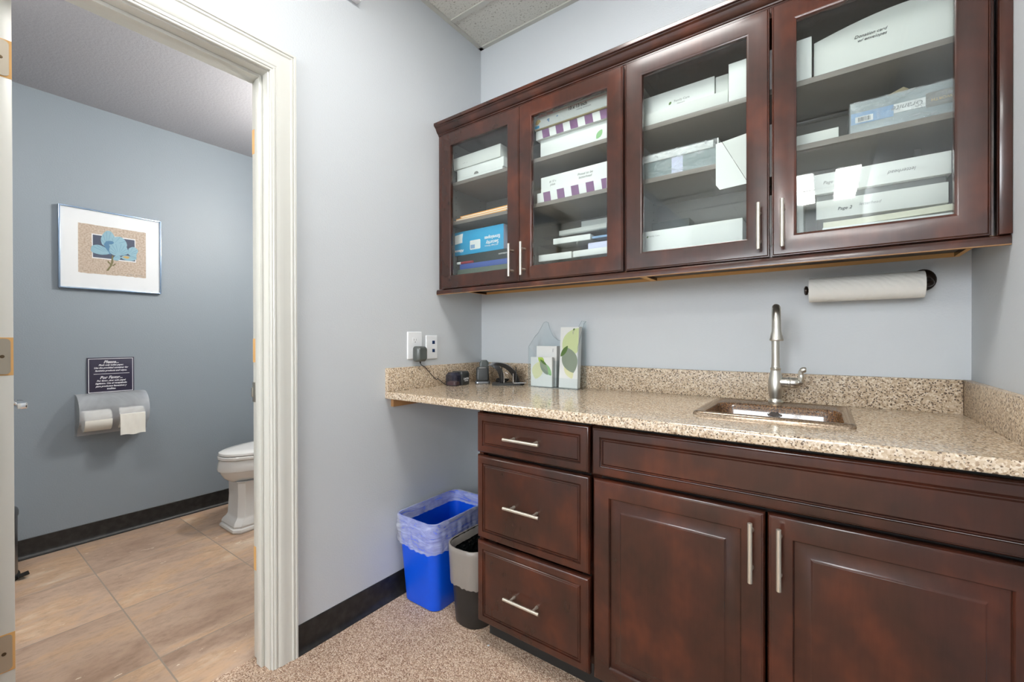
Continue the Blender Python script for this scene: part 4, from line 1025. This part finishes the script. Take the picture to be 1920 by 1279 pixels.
cardstack('front stack of small white cards with green leaf print in left pocket', 0.3985, 0.517, -0.106, -0.090, Z0 + .0025, 1.056, 0.0,
          [('leafyellow', .436, .992, .085, .030, 1.3), ('leaflime', .458, 1.042, .050, .014, -.9), ('leafmid', .490, 1.000, .075, .016, -.9), ('leafgrey', .474, 1.006, .078, .017, -1.0), ('leafdark', .470, 1.032, .045, .006, -.6)])
t = cardstack('taller white cards behind the front stack in the left pocket', 0.412, 0.524, -0.078, -0.050, Z0 + .0025, 1.108, 0.004, [])
text('Care', .008, (.505, -.0765, 1.088), '-y', 'greyink', t, rot=-PI / 2)
t = cardstack('tall folded brochures with large grey-green leaf print in the right pocket', 0.545, 0.640, -0.092, -0.062, Z0 + .0025, 1.197, 0.020,
          [('leafpale', .608, 1.125, .150, .050, 1.1), ('leafyellow', .594, .998, .085, .022, -1.1), ('leafgrey', .597, 1.045, .125, .040, -1.2), ('leafdark', .568, 1.085, .062, .011, .95)])
text('Family Care', .013, (.612, -.0745, 1.150), '-y', 'greyink', t, rot=-PI / 2); b = BM(); leaf(b, .615, 1.186, .012, .004, .8, -.0735); obj('leaf_print', b, 'leafdark', t)

# paper towel on wall holder
th = thing('towel_holder', 'dark bronze paper towel holder on the back wall under the cabinet', 'towel holder', (1.80, 0, 1.30))
ay, az = -0.088, 1.302
b = BM(); loft(b, [[(1.796 + .031 * s * math.cos(a), -d, 1.322 + .034 * s * math.sin(a)) for a in [2 * PI * i / 28 for i in range(28)]] for s, d in ((1, .0005), (1, .006), (.93, .010), (.80, .013), (.5, .015))], True, True, True)
obj('wall_plate', b, 'bronze', th)
b = BM(); tube(b, spline([(1.798, -.010, 1.322), (1.802, -.045, 1.318), (1.803, -.078, 1.306), (1.796, ay, az), (1.785, ay, az)], 5), .0085, 14)
tube(b, [(1.790, ay, az), (1.502, ay, az)], .007, 14)
lathe(b, [(.009, -.003), (.0150, .000), (.0155, .004), (.012, .008)], (1.4945, ay, az), 'x', 20); obj('arm', b, 'bronze', th)
b = BM(); prof_ = [(.0395, 0), (.040, .002), (.040, .280), (.0395, .282)]
lathe(b, prof_, (1.505, ay, az), 'x', 40, cap=False)
loft(b, [circ((1.505, ay, az), .0395, 'x', 40), circ((1.505, ay, az), .0185, 'x', 40), circ((1.787, ay, az), .0185, 'x', 40), circ((1.787, ay, az), .0395, 'x', 40)], True)
solo('paper_towel_roll', b, 'towel', 'white quilted paper towel roll on the dark holder over the counter', 'paper towels')

# small plate high on the left wall, only its corner in view
solo('wall_speaker', box(BM(), 0.0005, 0.03, -0.95, -0.786, 2.508, 2.62, .003), 'whiteplastic', 'white plate high on the wall above the doorway, only its corner showing', 'wall plate')

# ================================================================== WASTE BINS IN THE KNEE SPACE
def bin_(name, label, cx, cy, hx, hy, r, h, mk, tp=0.82, rot=0.0):
    t = thing(name, label, 'waste bin', (cx, cy, 0), rot, local=True)
    def ring(s, z, rr=None, d=0): return rrect(0, 0, hx * s - d, hy * s - d, (rr or r), z, 8)
    b = BM()
    L = [ring(tp * .97, .0006), ring(tp, .006)] + [ring(tp + (1 - tp) * k / 6, .006 + (h - .016) * k / 6) for k in range(1, 7)] + [ring(1.015, h - .008), ring(1.02, h), ring(.985, h), ring(.975, h - .012)]
    L += [ring(tp + (1 - tp) * k / 6, .010 + (h - .016) * k / 6, None, .004) for k in range(5, -1, -1)]
    loft(b, L, True, True, True); obj('body', b, mk, t); return t
def skirt(t, name, cx, cy, hx, hy, r, h, depth, mk, seed, k=9, inner=0.10, out=.004, label=None, amp=.0035, tp=.82, low=.0):
    rnd = random.Random(seed); base = rrect(0, 0, hx, hy, r, 0, k); n = len(base)
    dens = []
    for i in range(n):
        j = (i + 1) % n
        a, c = Vector(base[i]), Vector(base[j]); m_ = max(1, int((c - a).length / .006))
        for q in range(m_): dens.append(a.lerp(c, q / m_))
    n = len(dens); ph = [rnd.uniform(0, 6.28) for _ in range(8)]
    def wob(i, zz):
        u = i / n * 2 * PI
        return sum(math.sin(u * f + ph[q] + zz * g) for q, (f, g) in enumerate(((7, 30), (13, -50), (23, 60), (37, -40)))) / 4
    def pt(i, s, z, d):
        p = dens[i]; nr = Vector((p.x / hx, p.y / hy, 0)).normalized()
        q = Vector((p.x * s, p.y * s, z)) + nr * d; return tuple(q)
    L = []
    for z, s, d in ((h - inner, .93, -.008), (h - inner * .6, .955, -.006), (h - inner * .25, .975, -.005), (h - .004, .985, -.003), (h + .002, .995, 0), (h + .003, 1.01, .001), (h + .001, 1.022, out)):
        L.append([pt(i, s, z + .0015 * wob(i, z), d + amp * .5 * wob(i, z * 2) * (0 if z > h - .01 else 1)) for i in range(n)])
    for q in range(1, 9):
        f = q / 8
        L.append([pt(i, 1.018 - (1 - tp) * (depth * f / h), h - (depth + low * math.sin(i / n * 2 * PI + 3.6) + .006 * wob(i, .3)) * f, out + .001 + amp * (1 + wob(i, f * .12)) * min(1, f * 2.5)) for i in range(n)])
    b = BM(); loft(b, L, True); return obj(name, b, mk, t, label=label, smooth=60)
B1 = bin_('recycling_bin', 'bright blue rectangular bin with clear liner in the knee space', 0.143, -0.430, 0.119, 0.188, 0.040, 0.380, 'bluebin', .86, 0.0)
skirt(B1, 'liner', 0, 0, 0.119, 0.188, 0.040, 0.380, 0.105, 'film', 3, inner=.045, low=.022, amp=.0055, label='clear crinkled plastic liner', tp=.84)
B2 = bin_('waste_bin', 'small black bin with grey liner between the blue bin and drawers', 0.388, -0.465, 0.092, 0.135, 0.070, 0.315, 'blackbin', .86, 0.0)
skirt(B2, 'liner', 0, 0, 0.092, 0.135, 0.070, 0.315, 0.150, 'greyfilm', 5, inner=.03, out=.0022, amp=.0012, label='taupe-grey see-through liner skirt', tp=.86)
b = BM(); rnd = random.Random(4); L = []
for q in range(9):
    z = .316 - .20 * q / 8; s = (.965 - .35 * (q / 8) ** 1.2)
    R_ = rrect(0, 0, .092 * s, .135 * s, .068 * s, z, 12)
    L.append([(p[0] * (1 + rnd.uniform(-.06, .03) * min(q, 3) / 3), p[1] * (1 + rnd.uniform(-.05, .02) * min(q, 3) / 3), z + rnd.uniform(-.004, .004) * min(1, q)) for p in R_])
loft(b, L, True, False, True); obj('inner_bag', b, 'blackbag', B2, label='crumpled black inner bag', smooth=20)
solo('washer', lathe(BM(), [(.0045, 0), (.0048, .0008), (.0025, .0012)], (0.535, -0.602, .0005), 'z', 12), 'whiteplastic', 'tiny pale ring lying on the carpet before the drawer cabinet', 'ring')

# ================================================================== BATHROOM
# framed print
pf = thing('framed_print', 'framed blue flower print with wide white mount on the bathroom wall', 'picture', (BX, -1.172, 1.428))
y0, y1, z0, z1 = -1.396, -0.949, 1.428, 1.883
b = BM()
for (a0, a1, c0, c1) in ((y0, y0 + .007, z0, z1), (y1 - .007, y1, z0, z1), (y0 + .007, y1 - .007, z0, z0 + .007), (y0 + .007, y1 - .007, z1 - .007, z1)):
    box(b, BX + .001, BX + .024, a0, a1, c0, c1, .0012)
obj('frame', b, 'frame', pf)
obj('mount', box(BM(), BX + .003, BX + .016, y0 + .0072, y1 - .0072, z0 + .0072, z1 - .0072), 'mat', pf)
PX = BX + .0164
def yz(bm, pts, lay): 
    vs = [bm.verts.new((PX + .0003 * lay, p[0], p[1])) for p in pts]; bm.faces.new(vs); return bm
def PY(u): return -1.319 + (u - 335) / (1107 - 335) * (0.296)      # picture pixels to wall
def PZ(u, v):                                                       # follow the slant of the photo's perspective
    top = 345 + (u - 335) * (455 - 345) / 772.; bot = 945 + (u - 335) * (1000 - 945) / 772.
    return 1.797 - (v - top) / (bot - top) * 0.277
def PP(l): return [(PY(u), PZ(u, v)) for u, v in l]
rag = [(335 + 772 * i / 24, 345 + i * 110 / 24 + random.uniform(-3, 3)) for i in range(25)] + [(1107 - 772 * i / 24, 1000 - i * 55 / 24 + random.uniform(-5, 5)) for i in range(25)]
obj('art_paper', yz(BM(), PP(rag), 1), 'artpaper', pf)
b = BM(); yz(b, PP([(478, 472), (978, 535), (985, 815), (482, 768)]), 2); obj('pale_border_print', b, 'mat', pf)
b = BM(); yz(b, PP([(490, 486), (968, 546), (975, 802), (492, 757)]), 3); obj('dark_panel_print', b, 'slateink', pf)
def petal(pts, mk, lay, veins=6, root=None):
    P = spline([(u, v, 0) for u, v in pts] + [(pts[0][0], pts[0][1], 0)], 5)[:-1]
    b = BM(); yz(b, PP([(p.x, p.y) for p in P]), lay); o = obj('petal_print', b, mk, pf)
    if root:
        b = BM()
        for k in range(veins):
            q = P[int(len(P) * (0.12 + .56 * k / max(1, veins - 1)))]
            a = Vector((root[0], root[1], 0)); c = q.lerp(a, .06); a2 = a.lerp(q, .25); nrm = Vector((-(c - a2).y, (c - a2).x, 0)).normalized() * 1.6
            yz(b, PP([((a2 + nrm * .5).x, (a2 + nrm * .5).y), ((c + nrm).x, (c + nrm).y), ((c - nrm).x, (c - nrm).y), ((a2 - nrm * .5).x, (a2 - nrm * .5).y)]), lay + .5)
        obj('vein', b, 'petaldark', o)
petal([(590, 600), (578, 540), (600, 480), (640, 440), (690, 445), (730, 500), (735, 540), (700, 600), (650, 640)], 'petal', 4, 6, (650, 620))
petal([(670, 545), (720, 515), (800, 508), (855, 550), (878, 610), (850, 640), (760, 620), (700, 600)], 'petal', 5, 5, (720, 600))
petal([(655, 560), (700, 560), (725, 580), (700, 600), (665, 595)], 'petaldark', 6)
petal([(468, 680), (480, 625), (540, 608), (610, 630), (655, 680), (670, 715), (600, 728), (520, 715), (480, 695)], 'petal', 6, 7, (660, 712))
petal([(610, 600), (650, 560), (680, 640), (690, 720), (650, 700)], 'petaldark', 5)
petal([(700, 720), (670, 680), (690, 610), (760, 585), (840, 595), (885, 660), (880, 715), (800, 735), (740, 735)], 'petal', 8, 9, (775, 730))
petal([(880, 700), (900, 645), (960, 628), (1010, 670), (990, 720), (985, 780), (920, 740)], 'petal', 7, 5, (900, 720))
petal([(800, 755), (850, 730), (930, 745), (975, 780), (920, 795), (850, 785)], 'petal', 7)
petal([(820, 750), (860, 738), (905, 750), (880, 770)], 'yellow', 9)
petal([(712, 770), (740, 738), (790, 740), (800, 765), (770, 795), (730, 790)], 'petal', 9, 4, (715, 765))
for P_ in ([(700, 735), (718, 735), (716, 820), (700, 860), (660, 920), (635, 918), (675, 865), (692, 815)], [(705, 850), (745, 828), (742, 845), (712, 862)], [(690, 850), (650, 815), (655, 795), (680, 825)]):
    b = BM(); yz(b, PP(P_), 6); obj('stem_print', b, 'stem', pf)
text('~~v~ . ~uv~', .016, (PX + .0006, -1.075, 1.532), '+x', 'greyink', pf, 'signature', shear=.4)
obj('glass', box(BM(), BX + .0215, BX + .023, y0 + .0072, y1 - .0072, z0 + .0072, z1 - .0072), 'picglass', pf)

# sign
sg = thing('restroom_sign', 'dark violet bilingual sign headed Please and Por Favor above the dispenser', 'sign', (BX, -1.18, .834))
ys0, ys1, zs0, zs1 = -1.285, -1.079, .834, 1.040
obj('board', box(BM(), BX + .001, BX + .007, ys0, ys1, zs0, zs1, .001), 'signnavy', sg)
b = BM(); e = .0055; w_ = .0032; XX = BX + .0073
for (a0, a1, c0, c1) in ((ys0 + e, ys1 - e, zs0 + e, zs0 + e + w_), (ys0 + e, ys1 - e, zs1 - e - w_, zs1 - e), (ys0 + e, ys0 + e + w_, zs0 + e + w_, zs1 - e - w_), (ys1 - e - w_, ys1 - e, zs0 + e + w_, zs1 - e - w_), (ys0 + .028, ys1 - .022, .9445, .9470)):
    box(b, BX + .0071, BX + .0076, a0, a1, c0, c1)
obj('border', b, 'signborder', sg)
yc = (ys0 + ys1) / 2
for s, sz, zz, bo in (('Please...', .0225, 1.014, .0007), ('Flush only toilet paper.', .0125, .9965, .0005), ('Use the provided container for', .0125, .9805, .0005), ('feminine products and wipes.', .0125, .9640, .0005),
                      ('Por Favor...', .0225, .9240, .0007), ('Por favor...tirar solo papel', .0125, .9060, .0005), ('higi\u00e9nico. Use el recept\u00e1culo', .0125, .8905, .0005), ('para productos femeninos y', .0125, .8745, .0005), ('toallitas.', .0125, .8590, .0005)):
    text(s, sz, (BX + .0073, yc, zz), '+x', 'signborder', sg, 'lettering', shear=.35, bold=bo, sx=.94)

# two-roll tissue dispenser
td = thing('tissue_dispenser', 'frosted plastic double toilet roll dispenser below the sign', 'dispenser', (BX, -1.18, .60))
dy0, dy1 = -1.335, -1.035
def prof_d(s=0.0):
    P = [(0.0, .838 - s), (.045, .836 - s)]
    for i in range(1, 10):
        a = math.radians(80 - 16 * i); P.append((.030 + (.100 - s) * math.cos(a), .735 + (.100 - s) * math.sin(a)))
    P += [(.060, .612 + s), (.0, .606 + s)]; return P
b = BM(); pr_ = prof_d()
loft(b, [[(BX + .001 + x, y, z) for x, z in pr_] for y in (dy0, dy0 + .006, dy1 - .006, dy1)], False)
for yy in (dy0, dy1):
    vs = [b.verts.new((BX + .001 + x, yy, z)) for x, z in pr_]; b.faces.new(vs)
obj('cover', b, 'frost', td, smooth=50)
b = BM(); box(b, BX + .001, BX + .006, dy0 + .004, dy1 - .004, .612, .832, .002); box(b, BX + .006, BX + .095, -1.192, -1.172, .70, .775, .006)
obj('back_plate', b, 'adapter', td, label='grey back plate and spindle block')
for (a0, a1, lb) in ((-1.312, -1.200, 'left toilet roll seen through the frosted dispenser cover'), (-1.165, -1.055, 'right toilet roll in the dispenser with a loose sheet hanging down')):
    t = thing('toilet_roll', lb, 'toilet roll', (BX + .066, (a0 + a1) / 2, .66))
    b = BM(); lathe(b, [(.020, 0), (.0575, 0), (.058, .003), (.058, a1 - a0 - .003), (.0575, a1 - a0), (.020, a1 - a0)], (BX + .066, a0, .690), 'y', 36, cap=False); loft(b, [circ((BX + .066, a0, .690), .020, 'y', 36), circ((BX + .066, a1, .690), .020, 'y', 36)], True)
    obj('roll', b, 'tissue', t)
    if 'right' in lb:
        b = BM(); L = []
        for (dx, z) in ((.1185, .722), (.1310, .716), (.1330, .69), (.1340, .66), (.1335, .63), (.1350, .598)):
            L.append([(BX + dx + .0016 * math.sin(q * 1.7 + z * 50), a0 - .004 + (a1 - a0 + .002) * q / 10, z + (.003 * math.sin(q * .9) if z < .6 else 0)) for q in range(11)])
        L2 = [[(p[0] + .0012, p[1], p[2]) for p in r] for r in L][::-1]
        loft(b, L + L2, False); obj('loose_sheet', b, 'tissue', t)

# toilet
TX = -1.350
tl = thing('toilet', 'white elongated toilet with closed lid, cut off by the door frame', 'toilet', (TX, -0.45, 0))
def egg(yf, yb, hw, z, n=40, pw=1.0, cx=TX):
    out = []; cyy = yb - hw * 1.0
    for i in range(n):
        a = 2 * PI * i / n; s, c = math.sin(a), math.cos(a)
        y = (cyy + s * (yb - cyy)) if s > 0 else (cyy + s * (cyy - yf))
        x = cx + hw * math.copysign(abs(c) ** (0.92 if s < 0 else .75), c); out.append((x, y, z))
    return out
b = BM()
# foot with mouldings, pedestal with chamfered corners, bowl
def cham(hx, y0, y1, c, z):
    return [(TX + hx, y0 + c, z), (TX + hx, y1, z), (TX, y1, z), (TX - hx, y1, z), (TX - hx, y0 + c, z), (TX - hx + c, y0, z), (TX, y0, z), (TX + hx - c, y0, z)]
L = [cham(.122, -.765, -.12, .030, 0.0), cham(.126, -.769, -.12, .031, .010), cham(.124, -.767, -.12, .031, .022), cham(.116, -.757, -.12, .030, .028), cham(.119, -.760, -.12, .030, .038), cham(.114, -.754, -.12, .030, .055),
     cham(.102, -.738, -.12, .030, .072), cham(.098, -.732, -.12, .030, .085), cham(.094, -.726, -.12, .030, .20), cham(.096, -.728, -.12, .030, .285), cham(.100, -.735, -.12, .030, .292)]
loft(b, L, True, True, True); 
obj('pedestal', b, 'porcelain', tl, smooth=30)
b = BM(); L = []
for (yf, hw, z) in ((-.735, .105, .283), (-.755, .125, .295), (-.778, .150, .315), (-.792, .168, .340), (-.797, .176, .357), (-.806, .184, .360), (-.808, .186, .368), (-.803, .183, .400), (-.797, .178, .425)): L.append(egg(yf, -.20, hw, z))
loft(b, L, True, True, True); obj('bowl', b, 'porcelain', tl, smooth=40)
b = BM(); loft(b, [egg(-.800, -.22, .181, .4275), egg(-.806, -.22, .185, .432), egg(-.806, -.22, .185, .444), egg(-.802, -.22, .182, .4485)], True, True, True); obj('seat', b, 'porcelain', tl)
b = BM(); loft(b, [egg(-.798, -.22, .179, .4515), egg(-.802, -.22, .182, .456), egg(-.799, -.22, .180, .466), egg(-.780, -.225, .165, .474), egg(-.72, -.24, .125, .478)], True, True, True); obj('lid', b, 'porcelain', tl)
b = BM(); box(b, TX - .235, TX + .235, -.205, -.012, .40, .75, .02, seg=3); obj('tank', b, 'porcelain', tl)
b = BM(); box(b, TX - .245, TX + .245, -.215, -.008, .751, .785, .010, seg=3); obj('tank_lid', b, 'porcelain', tl)
b = BM(); lathe(b, [(.012, 0), (.010, -.01)], (TX - .17, -.206, .69), 'y', 14); tube(b, [(TX - .17, -.222, .69), (TX - .10, -.226, .685)], .005, 10); obj('flush_lever', b, 'chrome', tl)

# pedal bin behind the door
pb = thing('pedal_bin', 'dark steel pedal bin on the bathroom floor behind the open door', 'pedal bin', (-1.62, -1.676, 0))
b = BM(); lathe(b, [(.110, .004), (.112, .010), (.112, .295), (.109, .298)], (-1.62, -1.676, 0), 'z', 40); obj('body', b, 'steel', pb)
b = BM(); lathe(b, [(.118, .0), (.120, .010), (.118, .018), (.111, .022)], (-1.62, -1.676, 0), 'z', 40)
poly(b, [(-1.58, -1.57, .012), (-1.54, -1.57, .012), (-1.535, -1.535, .020), (-1.575, -1.535, .020)], axis='z', d=.006); obj('base_ring', b, 'blackmatte', pb)
b = BM(); lathe(b, [(.114, .2985), (.116, .302), (.116, .318), (.112, .330), (.085, .343), (.03, .350)], (-1.62, -1.676, 0), 'z', 40); obj('lid', b, 'steel', pb)

# vanity light above the basin corner (out of view; it throws the dispenser's shadow) and a ceiling fitting
vl = thing('vanity_light', 'row of frosted bulbs on the bathroom side wall', 'wall light', (-0.70, 0, 2.10))
obj('bar', box(BM(), -0.88, -0.52, -0.03, -0.0005, 2.10, 2.16, .004), 'nickel', vl)
for xx in (-0.775, -0.70, -0.625):
    obj('arm', tube(BM(), [(xx, -.03, 2.145), (xx, -.20, 2.165), (xx, -.262, 2.150), (xx, -.265, 2.130)], .006, 10), 'nickel', vl)
    b = BM(); lathe(b, [(.004, -.030), (.015, -.025), (.025, -.010), (.027, .002), (.022, .020), (.013, .034), (.012, .048)], (xx, -.265, 2.085), 'z', 20); obj('bulb', b, 'lamp_bath', vl)
bl = thing('ceiling_light', 'round flush light on the bathroom ceiling', 'ceiling light', (-0.70, -1.90, BZ))
b = BM(); lathe(b, [(.16, -.001), (.16, -.03), (.13, -.055), (.05, -.07)], (-0.70, -1.90, BZ), 'z', 36); obj('diffuser', b, 'lamp_bathceil', bl)
